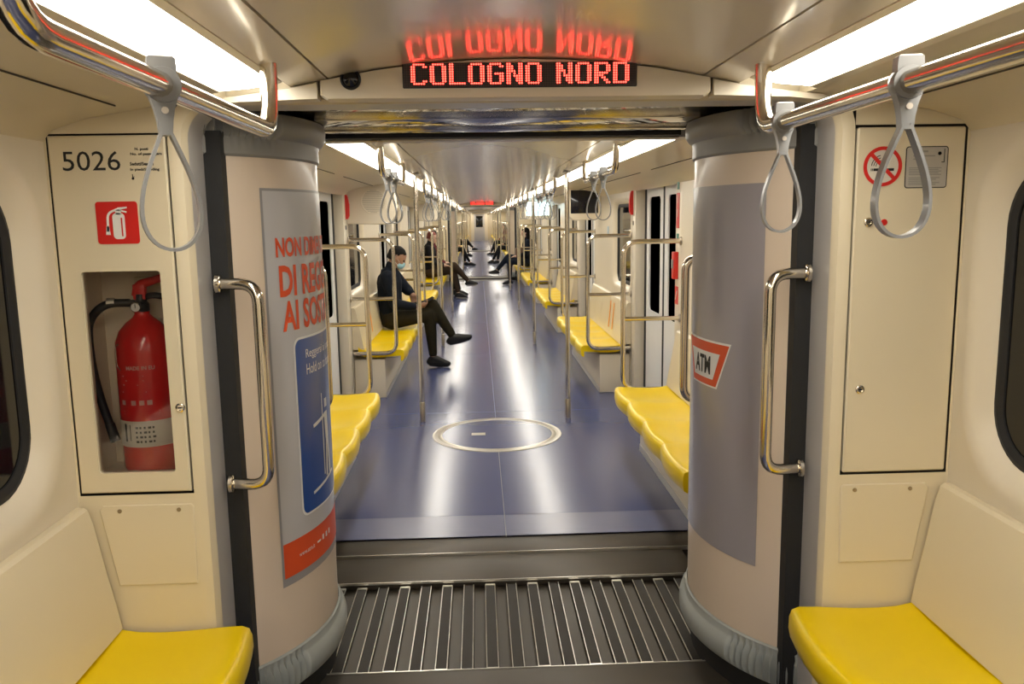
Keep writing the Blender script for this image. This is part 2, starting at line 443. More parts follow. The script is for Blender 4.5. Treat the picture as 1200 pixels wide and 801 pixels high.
# ------------------------------------------------------------------ bulkheads
OPX, OPZ, OPR = 0.860, 1.850, 0.085
def opening_path(inset=0.0, n=8):
    pts = [(-OPX-inset, 0.0), (-OPX-inset, 0.6), (-OPX-inset, 1.2)]
    for k in range(n+1):
        a = PI - (PI/2)*k/n; pts.append((-OPX+OPR + (OPR+inset)*math.cos(a), OPZ-OPR + (OPR+inset)*math.sin(a)))
    pts += [(x, OPZ+inset) for x in (-0.5, 0, 0.5)]
    for k in range(n+1):
        a = PI/2 - (PI/2)*k/n; pts.append((OPX-OPR + (OPR+inset)*math.cos(a), OPZ-OPR + (OPR+inset)*math.sin(a)))
    pts += [(OPX+inset, 1.2), (OPX+inset, 0.6), (OPX+inset, 0.0)]
    return pts
def bulkhead(y, d, hatch=False):
    """frame of the car end; face at y looking along -d"""
    bm = BM()
    def L(inset, yy): return [(x, y+d*yy, z) for x, z in opening_path(inset)]
    loft(bm, [L(0.042, 0.0), L(0.030, 0.0), L(0.010, 0.006), L(0.002, 0.020), L(0.0, 0.03)], closed=False)
    # face panels
    for s in (-1, 1):
        xi, xo = 0.902, W+0.02
        if not hatch: rects = [(xi, xo, 0.0, 1.9)]
        else:
            hx0, hx1, hz0, hz1 = 0.896+0.006, 1.2085, 0.816, 1.780
            rects = [(xi, xo, 0.0, hz0), (xi, xo, hz1, 1.9), (hx1, xo, hz0, hz1)]
            if hx0 > xi+1e-6: rects.append((xi, hx0, hz0, hz1))
        for x0, x1, z0, z1 in rects: bm.faces.new([bm.verts.new(p) for p in ((s*x0, y, z0), (s*x1, y, z0), (s*x1, y, z1), (s*x0, y, z1))])
    bm.faces.new([bm.verts.new(p) for p in ((-0.902, y, 1.892), (0.902, y, 1.892), (0.902, y, 1.96), (-0.902, y, 1.96))])
    b = struct(build('wall_bulkhead', bm, cream, recalc=False))
    bm = BM(); loft(bm, [L(0.0, 0.03), L(0.0, 0.145), L(0.03, 0.145), L(0.03, 0.03)], closed=False); build('metal_jamb', bm, alu, b)
    bm = BM()
    for s in (-1, 1): box(bm, s*0.813, s*0.93, y+d*0.147, y+d*0.235, 0, 1.80); box(bm, s*0.90, s*1.24, y+d*0.235, y+d*0.245, 0, 1.9)
    build('rubber_gap_seal', bm, black, b, smooth=False)
    return b
bulkhead(YB, 1, True)
bulkhead(CAR0, -1); bulkhead(CAR1, 1); bulkhead(CAR0+PER, -1); bulkhead(CAR1+PER, 1); bulkhead(CAR0+2*PER, -1)

# header beam with display
def header(y, n, seam=0.50):
    bm = BM(); prof = [(-x, z) for x, z in reversed(CEIL[1:])] + CEIL; prof = [(x, z-0.002) for x, z in prof]
    prof = [(-0.497, 1.897)] + prof + [(0.497, 1.897)]
    bot = [(0.497, 1.862), (0.48, 1.850), (-0.48, 1.850), (-0.497, 1.862)]
    poly = prof + bot
    m1 = [( x*0.99, 1.90+(z-1.90)*0.94) for x, z in poly]
    loft(bm, [[(x, y+0.05, z) for x, z in poly], [(x, y+0.008, z) for x, z in poly], [(x, y, z) for x, z in m1]], cap_last=True)
    h = struct(build('trim_%d' % n, bm, wallw, angle=30))
    for s in (-1, 1):
        poly = [(s*0.503, 1.897), (s*0.575, 1.882), (s*0.70, 1.862), (s*0.79, 1.852), (s*0.80, 1.842), (s*0.78, 1.836), (s*0.70, 1.845), (s*0.503, 1.852)]
        bm = BM(); loft(bm, [[(x, y+0.05, z) for x, z in poly], [(x, y+0.010, z) for x, z in poly], [(x*0.995+s*0.003, y, 1.86+(z-1.86)*0.85) for x, z in poly]], cap_last=True)
        build('end_piece', bm, wallw, h, angle=30)
    return h
header(2.145, 1); header(CAR1-0.055, 2); header(CAR1+PER-0.055, 3)

FONT = {
 'C': ["0111110","1100011","1100000","1100000","1100000","1100000","1100000","1100011","0111110"],
 'O': ["0111110","1100011","1100011","1100011","1100011","1100011","1100011","1100011","0111110"],
 'L': ["1100000"]*8 + ["1111111"],
 'G': ["0111110","1100011","1100000","1100000","1101111","1100011","1100011","1100011","0111110"],
 'N': ["1100011","1110011","1110011","1111011","1101011","1101111","1100111","1100111","1100011"],
 'R': ["1111110","1100011","1100011","1100011","1111110","1111000","1101100","1100110","1100011"],
 'D': ["1111110","1100011","1100011","1100011","1100011","1100011","1100011","1100011","1111110"], ' ': ["0000000"]*9}
def led_sign(y, label):
    x0, x1, z0, z1 = -0.288, 0.304, 1.8755, 1.9365
    t = thing('destination_display', label, 'sign', (0, y, 1.87))
    bm = BM(); box(bm, x0, x1, -0.006, 0.03, z0-1.87, z1-1.87, 0.002, 1); build('housing', bm, blackp, t)
    cols, rows = 98, 10; px = (x1-x0-0.004)/cols; pz = (z1-z0-0.003)/rows
    grid = set(); cx = 3
    for ch in 'COLOGNO NORD':
        g = FONT[ch]
        for r in range(9):
            for c in range(7):
                if g[r][c] == '1': grid.add((cx+c, r))
        cx += 8 if ch != ' ' else 5
    on, off = BM(), BM()
    for c in range(cols):
        for r in range(rows):
            b = on if (c, r) in grid else off
            xx = x0+0.002+(c+0.5)*px; zz = z1-0.0015-(r+0.5)*pz-1.87; q = px*0.40
            P = [b.verts.new((xx+q*math.cos(PI/3*j), -0.0075, zz+q*math.sin(PI/3*j))) for j in range(6)]
            b.faces.new(P)
    a = build('lit_dots', on, ledon, t, smooth=False, recalc=False); a['kind'] = 'stuff'; a['label'] = 'red dot letters reading COLOGNO NORD'
    a = build('unlit_dots', off, ledoff, t, smooth=False, recalc=False); a['kind'] = 'stuff'
    return t
led = led_sign(2.145, 'red dot-matrix display reading COLOGNO NORD above the gangway')
far = copy_tree(led, (0, CAR1-0.055-2.145, 0), 'small distant red display above the far gangway')
cd_ = thing('camera_dome', 'small round black camera beside the red display', 'camera', (-0.418, 2.145, 1.899))
bm = BM(); lathe(bm, [(0.026, 0.0), (0.026, -0.005), (0.022, -0.008), (0.0205, -0.006)], 24, axis='Y'); build('bezel', bm, blackp, cd_)
bm = BM(); lathe(bm, [(0.0205, -0.006), (0.016, -0.013), (0.008, -0.018), (0.0, -0.019)], 24, axis='Y'); build('dome', bm, glassb, cd_)

# ------------------------------------------------------------------ gangways: ceiling and drums
def gangway_roof(off):
    r = root_struct('ceiling_gangway')
    for i, (a, b, z) in enumerate([(2.225, 2.70, 1.866), (2.706, 3.02, 1.864), (3.026, 3.16, 1.862)]):
        bm = BM(); box(bm, -0.665, 0.665, a+off, b+off, z, z+0.02, 0.004, 2); build('roof_panel', bm, mirror, r)
    bm = BM(); box(bm, -0.67, 0.67, 3.16+off, 3.30+off, 1.852, 1.90); box(bm, -1.25, 1.25, 2.25+off, 3.34+off, 1.888, 1.96)
    for s in (-1, 1): box(bm, s*0.665, s*1.25, 2.36+off, 3.24+off, 1.876, 1.90); box(bm, s*1.24, s*1.26, 2.3+off, 3.3+off, 0, 1.95)
    build('bellows', bm, black, r, smooth=False)
    bm = BM(); box(bm, -0.68, 0.68, 3.225+off, 3.242+off, 1.846, 1.856, 0.003); build('trim_bar', bm, steelb, r)
    return r
for k in range(3): gangway_roof(PER*k)
DXC, DR = 1.20, 0.555
def drum_pt(s, R, phi, z, yc=GC):
    a = math.radians(phi); return (s*(DXC - R*math.cos(a)), yc - R*math.sin(a), z)
def drum(s, off, label, group=None):
    t = thing('gangway_drum', label, 'gangway panel', (s*DXC, GC+off, 0), group)
    def shell(name, prof, m, f=None, p0=-56, p1=56, n=56, ang=35):
        bm = BM(); loops = []
        for (R, z) in prof:
            L = []
            for k in range(n+1):
                ph = p0+(p1-p0)*k/n; RR = R + (f(ph, R, z) if f else 0)
                x, y, zz = drum_pt(s, RR, ph, z); L.append((x-s*DXC, y-GC, zz))
            loops.append(L)
        loft(bm, loops, closed=False); return build(name, bm, m, t, angle=ang, recalc=False)
    shell('panel', [(DR, 0.10), (DR, 0.8), (DR, 1.4), (DR, 1.77)], creamd)
    def rib(ph, R, z):
        q = abs(ph)
        if q < 27: return 0
        e = min(1, (q-27)/3)
        return -e*max(0, R-DR-0.003)*1.0*(0.5-0.5*math.cos(q*2*PI/2.5))**0.6 if R > DR+0.009 else 0
    crown = [(DR+0.002, 1.735), (DR+0.008, 1.742), (DR+0.008, 1.782), (DR+0.010, 1.79), (DR+0.022, 1.80), (DR+0.032, 1.815), (DR+0.034, 1.845), (DR+0.028, 1.862), (DR-0.05, 1.868)]
    shell('crown', crown, grey, rib, n=224)
    skirt = [(DR+0.002, 0.190), (DR+0.008, 0.184), (DR+0.010, 0.165), (DR+0.014, 0.158), (DR+0.024, 0.146), (DR+0.030, 0.124), (DR+0.029, 0.098), (DR+0.020, 0.074), (DR+0.006, 0.062), (DR-0.02, 0.058)]
    shell('skirt', skirt, skirtm, rib, n=224)
    shell('base', [(DR-0.015, 0.07), (DR-0.015, -0.05)], black)
    return t
drum(-1, 0, 'cream curved gangway drum on the left carrying the orange and blue poster')
drum(1, 0, 'cream curved gangway drum on the right carrying the plain grey poster')
for s in (-1, 1): drum(s, PER, 'distant cream gangway drum at the far gangway, %s side' % SIDE[s])

# ------------------------------------------------------------------ posters on the drums
def wrap(s, phi0, R):
    k = 180/PI/DR
    def f(co):
        ph = phi0 - co.x*k if s < 0 else phi0 + co.x*k
        return Vector(drum_pt(s, R, ph, co.z))
    return f
def sheet(bm, s, phi0, R, u0, u1, z0, z1, n=24, rad=0.0, back=True):
    f = wrap(s, phi0, R)
    loop = []
    for i in range(n+1):
        loop.append((u0+(u1-u0)*i/n))
    A = [[bm.verts.new(f(Vector((u, 0, z)))) for u in loop] for z in (z0+rad, z1-rad)]
    for i in range(n): bm.faces.new((A[0][i], A[0][i+1], A[1][i+1], A[1][i]))
    if rad > 0:
        for zz, sg, row in ((z0+rad, -1, 0), (z1-rad, 1, 1)):
            m = 6; prev = A[row]
            for j in range(1, m+1):
                a = PI/2*j/m; ins = rad*(1-math.cos(a)); zc = zz+sg*rad*math.sin(a)
                us = [u0+ins+(u1-u0-2*ins)*i/n for i in range(n+1)]
                cur = [bm.verts.new(f(Vector((u, 0, zc)))) for u in us]
                for i in range(n): bm.faces.new((prev[i], prev[i+1], cur[i+1], cur[i]))
                prev = cur
    return bm
P0 = 35.2
def pst(name, m, parent, u0, u1, z0, z1, lift, rad=0.0):
    bm = BM(); sheet(bm, -1, P0, DR+lift, u0, u1, z0, z1, rad=rad); return build(name, bm, m, parent, recalc=False)
PW = 0.62
pt = thing('poster', 'pale poster with orange headline, blue pictogram panel and red foot on left drum', 'poster')
pst('backing', postere, pt, 0, PW, 0.405, 1.648, 0.0020)
pst('sheet', posterw, pt, 0.008, PW-0.008, 0.445, 1.640, 0.0030)
pst('red_band', orange, pt, 0.008, PW-0.008, 0.432, 0.545, 0.0038)
pst('panel_border', white, pt, 0.103, PW-0.10, 0.603, 1.187, 0.0040, 0.03)
pst('blue_panel', bluei, pt, 0.110, PW-0.107, 0.610, 1.180, 0.0050, 0.026)
def ptext(body, u, z, w_, h_, m, bold=False, lift=0.005, parent=pt):
    bm = text_bm(body, w_, h_, bold); f = wrap(-1, P0, DR+lift)
    for v in bm.verts: v.co = f(Vector((v.co.x+u, 0, v.co.z+z)))
    return build('lettering', bm, m, parent, smooth=False, recalc=False)
ptext('NON DIMENTICARE', 0.047, 1.442, 0.50, 0.060, orange, True)
ptext('DI REGGERSI', 0.055, 1.320, 0.50, 0.098, orange, True)
ptext('AI SOSTEGNI', 0.060, 1.213, 0.50, 0.095, orange, True)
ptext('Reggersi ai sostegni', 0.165, 1.108, 0.30, 0.036, white, False, 0.0065)
ptext('Hold on to handrails', 0.165, 1.062, 0.30, 0.034, white, False, 0.0065)
ptext('www.atm.it', 0.075, 0.482, 0.085, 0.014, white, False, 0.005)
def pline(bm, pts, wd, lift=0.0065):
    f = wrap(-1, P0, DR+lift)
    for a, b in zip(pts, pts[1:]):
        a = Vector((a[0], 0, a[1])); b = Vector((b[0], 0, b[1])); d = (b-a).normalized(); nn = Vector((-d.z, 0, d.x))*wd/2
        m = 4
        rows = [[bm.verts.new(f(a.lerp(b, i/m)+sg*nn)) for sg in (-1, 1)] for i in range(m+1)]
        for i in range(m): bm.faces.new((rows[i][0], rows[i+1][0], rows[i+1][1], rows[i][1]))
bm = BM()
pline(bm, [(0.265, 0.70), (0.265, 0.98)], 0.008)                       # pole
pline(bm, [(0.19, 0.885), (0.30, 0.905)], 0.012)                       # arm
pline(bm, [(0.30, 0.91), (0.305, 0.82)], 0.034); pline(bm, [(0.30, 0.83), (0.287, 0.69)], 0.016); pline(bm, [(0.31, 0.83), (0.325, 0.69)], 0.016)
pline(bm, [(0.305, 0.955), (0.305, 0.925)], 0.03)
pline(bm, [(0.17, 0.665), (0.36, 0.69)], 0.010)
build('pictogram', bm, white, pt, recalc=False)
bm = BM()
for i, u in enumerate((0.215, 0.243, 0.271)): sheet(bm, -1, P0, DR+0.005, u, u+0.013, 0.485, 0.503, n=2)
sheet(bm, -1, P0, DR+0.005, 0.178, 0.203, 0.488, 0.494, n=2)
build('small_symbols', bm, white, pt, recalc=False)

gp = thing('poster', 'plain grey lilac poster with a red and white emblem on right drum', 'poster')
GP0 = 37.2-0.66*180/PI/DR
bm = BM(); sheet(bm, 1, GP0, DR+0.002, 0.0, 0.66, 0.435, 1.642, n=32); build('sheet', bm, posterg, gp, recalc=False)
def gpoly(name, pts, m, lift):
    bm = BM(); f = wrap(1, 0.0, DR+lift); k = 10
    rows = []
    for (ua, za), (ub, zb) in zip(pts[0], pts[1]):
        rows.append([bm.verts.new(f(Vector((ua+(ub-ua)*i/k, 0, za+(zb-za)*i/k)))) for i in range(k+1)])
    for A, B in zip(rows, rows[1:]):
        for i in range(k): bm.faces.new((A[i], A[i+1], B[i+1], B[i]))
    return build(name, bm, m, gp, recalc=False)
uc = 0.075                                # emblem centre along the arc
def trap(hw_t, hw_b, zt, zb): return ([(uc-hw_t, zt), (uc-hw_b, zb)], [(uc+hw_t, zt), (uc+hw_b, zb)])
gpoly('emblem_rim', trap(0.165, 0.095, 1.138, 0.980), white, 0.003)
gpoly('emblem_red', trap(0.157, 0.090, 1.131, 0.986), orange, 0.004)
gpoly('emblem_field', trap(0.112, 0.074, 1.098, 1.008), white, 0.005)
bm = text_bm('ATM', 0.118, 0.062, True); f = wrap(1, 0.0, DR+0.006)
for v in bm.verts: v.co = f(Vector((v.co.x+uc-0.059, 0, v.co.z+1.023)))
build('lettering', bm, ink, gp, smooth=False, recalc=False)

# ------------------------------------------------------------------ grab handles at the gangway
def d_handle(y, s, label, dy=1, group=None):
    t = thing('grab_handle', label, 'handle', (s*0.83, y, 1.09), group)
    pts = fillet([(s*0.005, 0, 0.29), (-s*0.106, -dy*0.02, 0.29), (-s*0.106, -dy*0.02, -0.29), (s*0.005, 0, -0.29)], 0.085, 7)
    bm = BM(); tube(bm, pts, 0.0165, 16); build('bar', bm, steel, t)
    for z in (-0.29, 0.29):
        bm = BM(); lathe(bm, [(0.027, 0.012), (0.027, 0.002), (0.024, 0.0), (0.017, -0.001)] if s > 0 else [(0.027, -0.012), (0.027, -0.002), (0.024, 0.0), (0.017, 0.001)], 18, (0, 0, z), 'X'); build('flange', bm, steel, t)
    return t
d_handle(2.325, -1, 'tall steel grab handle beside the fire extinguisher cabinet')
d_handle(2.325, 1, 'tall steel grab handle beside the cabinet with the no smoking sign')
d_handle(3.255, -1, 'steel grab handle behind the left drum with the poster', -1)
d_handle(3.255, 1, 'steel grab handle behind the right drum with the grey poster', -1)

# ------------------------------------------------------------------ overhead rails and straps
def overhead_rail(s, y0, y1, label, group=None, posts=(), z=1.745, x=0.555, r=0.0185):
    t = thing('overhead_handrail', label, 'handrail', (s*x, y0, z), group)
    top = 1.889 - z
    L = y1-y0
    pts = fillet([(0, 0, top), (0, 0.012, 0), (0, L-0.012, 0), (0, L, top)], 0.07, 6)
    bm = BM(); tube(bm, pts, r, 14); build('bar', bm, steel, t)
    for yy in posts:
        bm = BM(); tube(bm, [(0, yy-y0, 0.0), (0, yy-y0, top)], r*0.9, 12); build('post', bm, steel, t)
    return t
def make_strap(label, loc, rot=0.0, lean=0.0):
    t = thing('hand_strap', label, 'strap', loc); t.rotation_euler = (0, lean, rot)
    bm = BM()                                          # clamp round the bar
    lathe(bm, [(0.0190, -0.014), (0.0245, -0.014), (0.0258, -0.011), (0.0258, 0.011), (0.0245, 0.014), (0.0190, 0.014)], 22, axis='Y')
    loft(bm, [[(-w_, -d_, z), (w_, -d_, z), (w_, d_, z), (-w_, d_, z)] for w_, d_, z in ((0.019, 0.0125, 0.012), (0.0195, 0.013, 0.026), (0.0185, 0.013, 0.038))], cap_last=True)
    loft(bm, [[(-w_, -d_, z), (w_, -d_, z), (w_, d_, z), (-w_, d_, z)] for w_, d_, z in ((0.020, 0.011, -0.015), (0.014, 0.012, -0.032), (0.0105, 0.012, -0.050), (0.0085, 0.0125, -0.070))], cap_last=True)
    build('clamp', bm, strapm, t, angle=45)
    bm = BM(); box(bm, -0.0165, 0.0165, -0.0115, 0.0115, 0.0375, 0.0405, 0.0012); build('cap', bm, white, t)
    for e in (-1, 1):
        bm = BM(); lathe(bm, [(0.0050, 0), (0.0050, 0.002), (0.003, 0.003), (0, 0.003)], 10, (0.0, e*0.0125 if e > 0 else -0.0155, -0.036), 'Y'); build('screw', bm, steelb, t)
    # teardrop loop: flat band
    pts = []; N = 48
    for k in range(N):
        th = 2*PI*k/N
        zz = -0.062 - 0.086*(1-math.cos(th)); q = (1-math.cos(th))/2
        xx = math.sin(th)*(0.050*q**0.75 + 0.004) + (0.004 if th < PI else -0.004)*(1-q)
        pts.append(Vector((xx, 0, zz)))
    bm = BM(); rings = []
    for i, p in enumerate(pts):
        tg = (pts[(i+1) % N]-pts[i-1]).normalized(); nn = Vector((-tg.z, 0, tg.x)); hw = 0.0125; th = 0.0024
        rings.append([bm.verts.new(p + Vector((0, yy*hw, 0)) + nn*th*e) for yy, e in ((-1, -1), (-1, 1), (1, 1), (1, -1))])
    for i in range(N):
        A, B = rings[i], rings[(i+1) % N]
        for k in range(4): bm.faces.new((A[k], A[(k+1) % 4], B[(k+1) % 4], B[k]))
    build('loop', bm, strapm, t, angle=30)
    return t
overhead_rail(-1, 0.83, 1.87, 'thick steel overhead handrail at upper left holding one strap')
overhead_rail(1, 0.30, 1.93, 'thick steel overhead handrail at upper right holding two straps')
st0 = make_strap('grey hand strap on the upper left handrail before number 5026', (-0.555, 1.235, 1.745), 0.45, 0.0)
def strap(label, loc, rot=0.0, lean=0.0, group=None):
    o = copy_tree(st0, (0, 0, 0), label, group); o.location = loc; o.rotation_euler = (0, lean, rot); return o
strap('grey hand strap on upper right handrail, hanging before the no smoking sign', (0.555, 1.275, 1.745), -0.15)
strap('grey hand strap on upper right handrail, hanging before the right drum', (0.555, 1.79, 1.745), -0.15)

# rails in the cars beyond
def rails_for_car(k):
    o_ = PER*k
    for s in (-1, 1):
        for i, (a, b, n) in enumerate(BENCH):
            runs = [(3.95, 5.10)] if i == 0 else ([(a-0.02, a+0.98), (a+1.14, b)] if i < 4 else [(a+0.05, a+1.2)])
            for j, (p, q) in enumerate(runs):
                if k == 0:
                    lab = 'hanging overhead handrail above the %s %s bench%s' % (ORD[i], SIDE[s], '' if len(runs) == 1 else (', nearer half' if j == 0 else ', farther half')); g = None
                else: lab = 'distant overhead handrail over the %s %s bench of the %s car%s' % (ORD[i], SIDE[s], CARN[k], '' if len(runs) == 1 else (', nearer half' if j == 0 else ', farther half')); g = 'distant %s overhead handrails' % SIDE[s]
                overhead_rail(s, p+o_, q+o_, lab, g, r=0.016, z=1.765)
                if k == 0:
                    for jj, fr in enumerate((0.32, 0.72)):
                        if i > 2: continue
                        if i == 0: fr = (0.22, 0.50)[jj] if s < 0 else (0.35, 0.66)[jj]
                        strap('%s hand strap on the overhead handrail of the %s %s bench%s' % (('nearer', 'farther')[jj], ORD[i], SIDE[s], '' if len(runs) == 1 else ('' if j == 0 else "'s far half")),
                              (s*0.555, p+(q-p)*fr, 1.765), random.uniform(-0.3, 0.3))
rails_for_car(0); rails_for_car(1); rails_for_car(2)

# ------------------------------------------------------------------ poles
def pole(s, y, label, group=None):
    t = thing('handrail_pole', label, 'pole', (s*0.565, y, 0.0), group)
    bm = BM(); tube(bm, [(0, 0, 0.15), (0, 0, 1.90)], 0.0175, 14); build('shaft', bm, steel, t)
    bm = BM(); lathe(bm, [(0.021, 0.0), (0.021, 0.15), (0.0175, 0.155)], 16); build('sleeve', bm, steelb, t)
    bm = BM(); lathe(bm, [(0.04, 1.868), (0.04, 1.88), (0.02, 1.890)], 16); build('ceiling_flange', bm, steelb, t)
    return t
for k in range(3):
    for s in (-1, 1):
        for i, c in enumerate(DOORS):
            yy = c + PER*k + (0.02 if i == 0 else -0.05)
            if k == 0: pole(s, yy, 'steel floor-to-ceiling pole on the %s at the %s doorway' % (SIDE[s], ORD[i]))
            else: pole(s, yy, 'distant steel pole on the %s at the %s doorway of the %s car' % (SIDE[s], ORD[i], CARN[k]), 'distant %s poles' % SIDE[s])

# ------------------------------------------------------------------ benches
def seat_mesh(wd):
    """one moulded seat: local x 0 (front) .. 0.40 (back), y 0..wd, z 0 = seat height"""
    bm = BM(); nu, nv = 14, 12; rows = []
    for j in range(nv+1):
        v = j/nv; u = 2*v-1
        edge = 0.022*(1-abs(u)**2.0)                      # scalloped front
        row = []
        prof = [(0.022, -0.102), (0.006, -0.092), (0.0, -0.062), (0.001, -0.028), (0.008, -0.008), (0.028, 0.0), (0.08, -0.002), (0.13, -0.006), (0.19, -0.010), (0.25, -0.011), (0.31, -0.008), (0.36, 0.002), (0.385, 0.014), (0.40, 0.030)]
        for i, (x, z) in enumerate(prof):
            fx = x - edge*max(0, 1-x/0.2) + 0.0
            dip = -0.016*(1-u*u)*min(1, max(0, (x-0.02)/0.08)) if i >= 4 else -0.016*(1-u*u)*max(0, (i-1)/4)*0.5
            zz = z + dip
            if j in (0, nv): zz -= 0.004
            row.append(bm.verts.new((fx, v*wd, zz)))
        rows.append(row)
    for A, B in zip(rows, rows[1:]):
        for i in range(len(A)-1): bm.faces.new((A[i], A[i+1], B[i+1], B[i]))
    # end flanges
    for row in (rows[0], rows[-1]):
        lo = [bm.verts.new((max(vv.co.x, 0.03), vv.co.y, vv.co.z-0.055 if i > 3 else -0.102)) for i, vv in enumerate(row)]
        for i in range(len(row)-1): bm.faces.new((row[i], row[i+1], lo[i+1], lo[i]))
    bmesh.ops.remove_doubles(bm, verts=bm.verts, dist=0.0005)
    bmesh.ops.recalc_face_normals(bm, faces=bm.faces)
    me = bpy.data.meshes.new('seat'); bm.to_mesh(me); bm.free(); me.shade_smooth(); me.set_sharp_from_angle(angle=math.radians(60)); me.materials.append(yellow)
    return me
SEATME = {}
def bench(s, y0, y1, n, label, group=None, stickers=False, front=0.775, base=True, btop=0.80, backs=None):
    t = thing('bench', label, 'bench', (s*W, y0, 0), group)
    L = y1-y0; wd = L/n
    key = round(wd, 3)
    if key not in SEATME: SEATME[key] = seat_mesh(wd-0.001)
    for i in range(n):
        o = bpy.data.objects.new('seat', SEATME[key]); C.objects.link(o); o.parent = t
        o.location = (s*(front-W), i*wd, 0.435); o.scale = (s*((W-0.045-front)/0.40), 1, 1)
    bm = BM()
    xf = -s*(W-0.945)
    box(bm, xf, -s*0.004, 0.02, L-0.02, 0.0, 0.345, 0.008)
    bs = build('base', bm, wallw, t)
    bm = BM(); box(bm, xf-s*0.004, xf, 0.022, L-0.022, 0.0, 0.045); build('kick_strip', bm, alu, bs, smooth=False)
    bm = BM(); 
    for i in range(n+1): 
        yy = min(max(i*wd, 0.03), L-0.03); loft(bm, [[(-s*0.02, y, 0.343), (-s*(W-front-0.05), y, 0.36), (-s*(W-front-0.05), y, 0.395), (-s*0.02, y, 0.395)] for y in (yy-0.012, yy+0.012)])
    build('bracket', bm, alu, t, smooth=False)
    # back panel
    bk = None
    nbk = backs or n; bw = L/nbk
    for i in range(nbk):
        a, b = i*bw+0.003, (i+1)*bw-0.003
        bm = BM()
        prof = [(0.095, 0.435), (0.085, 0.50), (0.062, 0.62), (0.042, 0.74), (0.030, btop-0.008), (0.020, btop), (0.001, btop), (0.001, 0.435)]
        loops = [[(-s*x, y, z) for x, z in prof] for y in (a, b)]
        A = [bm.verts.new(p) for p in loops[0]]; B = [bm.verts.new(p) for p in loops[1]]
        for k in range(len(A)): bm.faces.new((A[k], A[(k+1) % len(A)], B[(k+1) % len(A)], B[k]))
        bm.faces.new(A); bm.faces.new(B[::-1]); bk = build('backrest', bm, cream, t, angle=30)
    if stickers:
        for i in (1,):
            for q in (0.15, 0.60):
                bm = BM(); yy = (i+q)*wd
                loft(bm, [[(-s*(0.0875), yy-0.02, 0.50), (-s*0.0875, yy+0.02, 0.50), (-s*0.0855, yy+0.02, 0.50), (-s*0.0855, yy-0.02, 0.50)], [(-s*0.047, yy+0.08, 0.74), (-s*0.047, yy+0.12, 0.74), (-s*0.045, yy+0.12, 0.74), (-s*0.045, yy+0.08, 0.74)]])
                build('orange_sticker', bm, ylab, t, smooth=False)
    return t
bench(-1, 0.44, 2.185, 4, 'yellow bench seat at lower left under the extinguisher cabinet', front=0.764, btop=0.79, backs=1)
bench(1, 0.44, 2.185, 4, 'yellow bench seat at lower right under the cabinet with no smoking sign', front=0.764, btop=0.79, backs=1)
for k in range(3):
    for s in (-1, 1):
        for i, (a, b, n) in enumerate(BENCH):
            if k == 0: bench(s, a, b, n, '%s yellow bench along the %s wall beyond the gangway' % (ORD[i], SIDE[s]), stickers=(i in (1, 2)))
            else: bench(s, a+PER*k, b+PER*k, n, '%s distant yellow bench along the %s wall of the %s car' % (ORD[i], SIDE[s], CARN[k]), 'distant %s benches' % SIDE[s])

# rails at the bench ends
def end_rail(s, y, label, group=None, full=True):
    t = thing('bench_end_rail', label, 'handrail', (s*W, y, 0.0), group)
    xi = -s*(W-0.835)
    pts = [(0, 0, 1.385), (xi, 0, 1.385), (xi, 0, 0.405), (0, 0, 0.405)]
    bm = BM(); tube(bm, fillet(pts, 0.10, 6), 0.0165, 14); build('frame', bm, steel, t)
    bm = BM(); tube(bm, [(0, 0, 0.88), (xi, 0, 0.88)], 0.0145, 12); build('crossbar', bm, steel, t)
    for z in (1.385, 0.88, 0.405):
        bm = BM(); lathe(bm, [(0.028, -s*0.001), (0.028, -s*0.008), (0.018, -s*0.012)], 14, (0, 0, z), 'X'); build('flange', bm, steelb, t)
    return t
for k in range(3):
    for s in (-1, 1):
        for i, (a, b, n) in enumerate(BENCH):
            for e, yy in (('near', a-0.022), ('far', b+0.022)):
                if (i == 0 and e == 'near') or (i == 4 and e == 'far'): continue
                if k == 0: end_rail(s, yy, 'looped steel rail at the %s end of the %s %s bench' % (e, ORD[i], SIDE[s]))
                else: end_rail(s, yy+PER*k, 'distant looped rail at the %s end of the %s %s bench, %s car' % (e, ORD[i], SIDE[s], CARN[k]), 'distant %s bench rails' % SIDE[s])

# ------------------------------------------------------------------ fire extinguisher cabinet (left bulkhead)
Y = YB
def hatch_frame(bm, x0, x1, z0, z1, hole=None):
    if hole:
        hx0, hx1, hz0, hz1 = hole; hl = rrect(hx0, hx1, hz0, hz1, 0.008, 3); rc = rays_to_rect(hl, x0, x1, z0, z1)
        # proper bevelled frame
        e = 0.004
        rc2 = [(x0+e if abs(x-x0) < 1e-6 else (x1-e if abs(x-x1) < 1e-6 else x), z0+e if abs(z-z0) < 1e-6 else (z1-e if abs(z-z1) < 1e-6 else z)) for x, z in rc]
        loft(bm, [[(x, Y+0.02, z) for x, z in rc], [(x, Y+0.0, z) for x, z in rc], [(x, Y-0.004, z) for x, z in rc2], [(x, Y-0.004, z) for x, z in hl], [(x, Y+0.02, z) for x, z in hl]])
    else: box(bm, x0, x1, Y-0.004, Y+0.02, z0, z1, 0.004, 1)
cab = thing('extinguisher_cabinet', 'cream wall cabinet numbered 5026 with a window showing the fire extinguisher', 'cabinet', (0, 0, 0))
bm = BM(); hatch_frame(bm, -1.2045, -0.908, 0.823, 1.775, (-1.150, -0.946, 0.879, 1.427)); dr = build('door', bm, cream, cab, angle=30)
bm = BM()
hx0, hx1, hz0, hz1, yb = -1.19, -0.912, 0.855, 1.46, 2.395
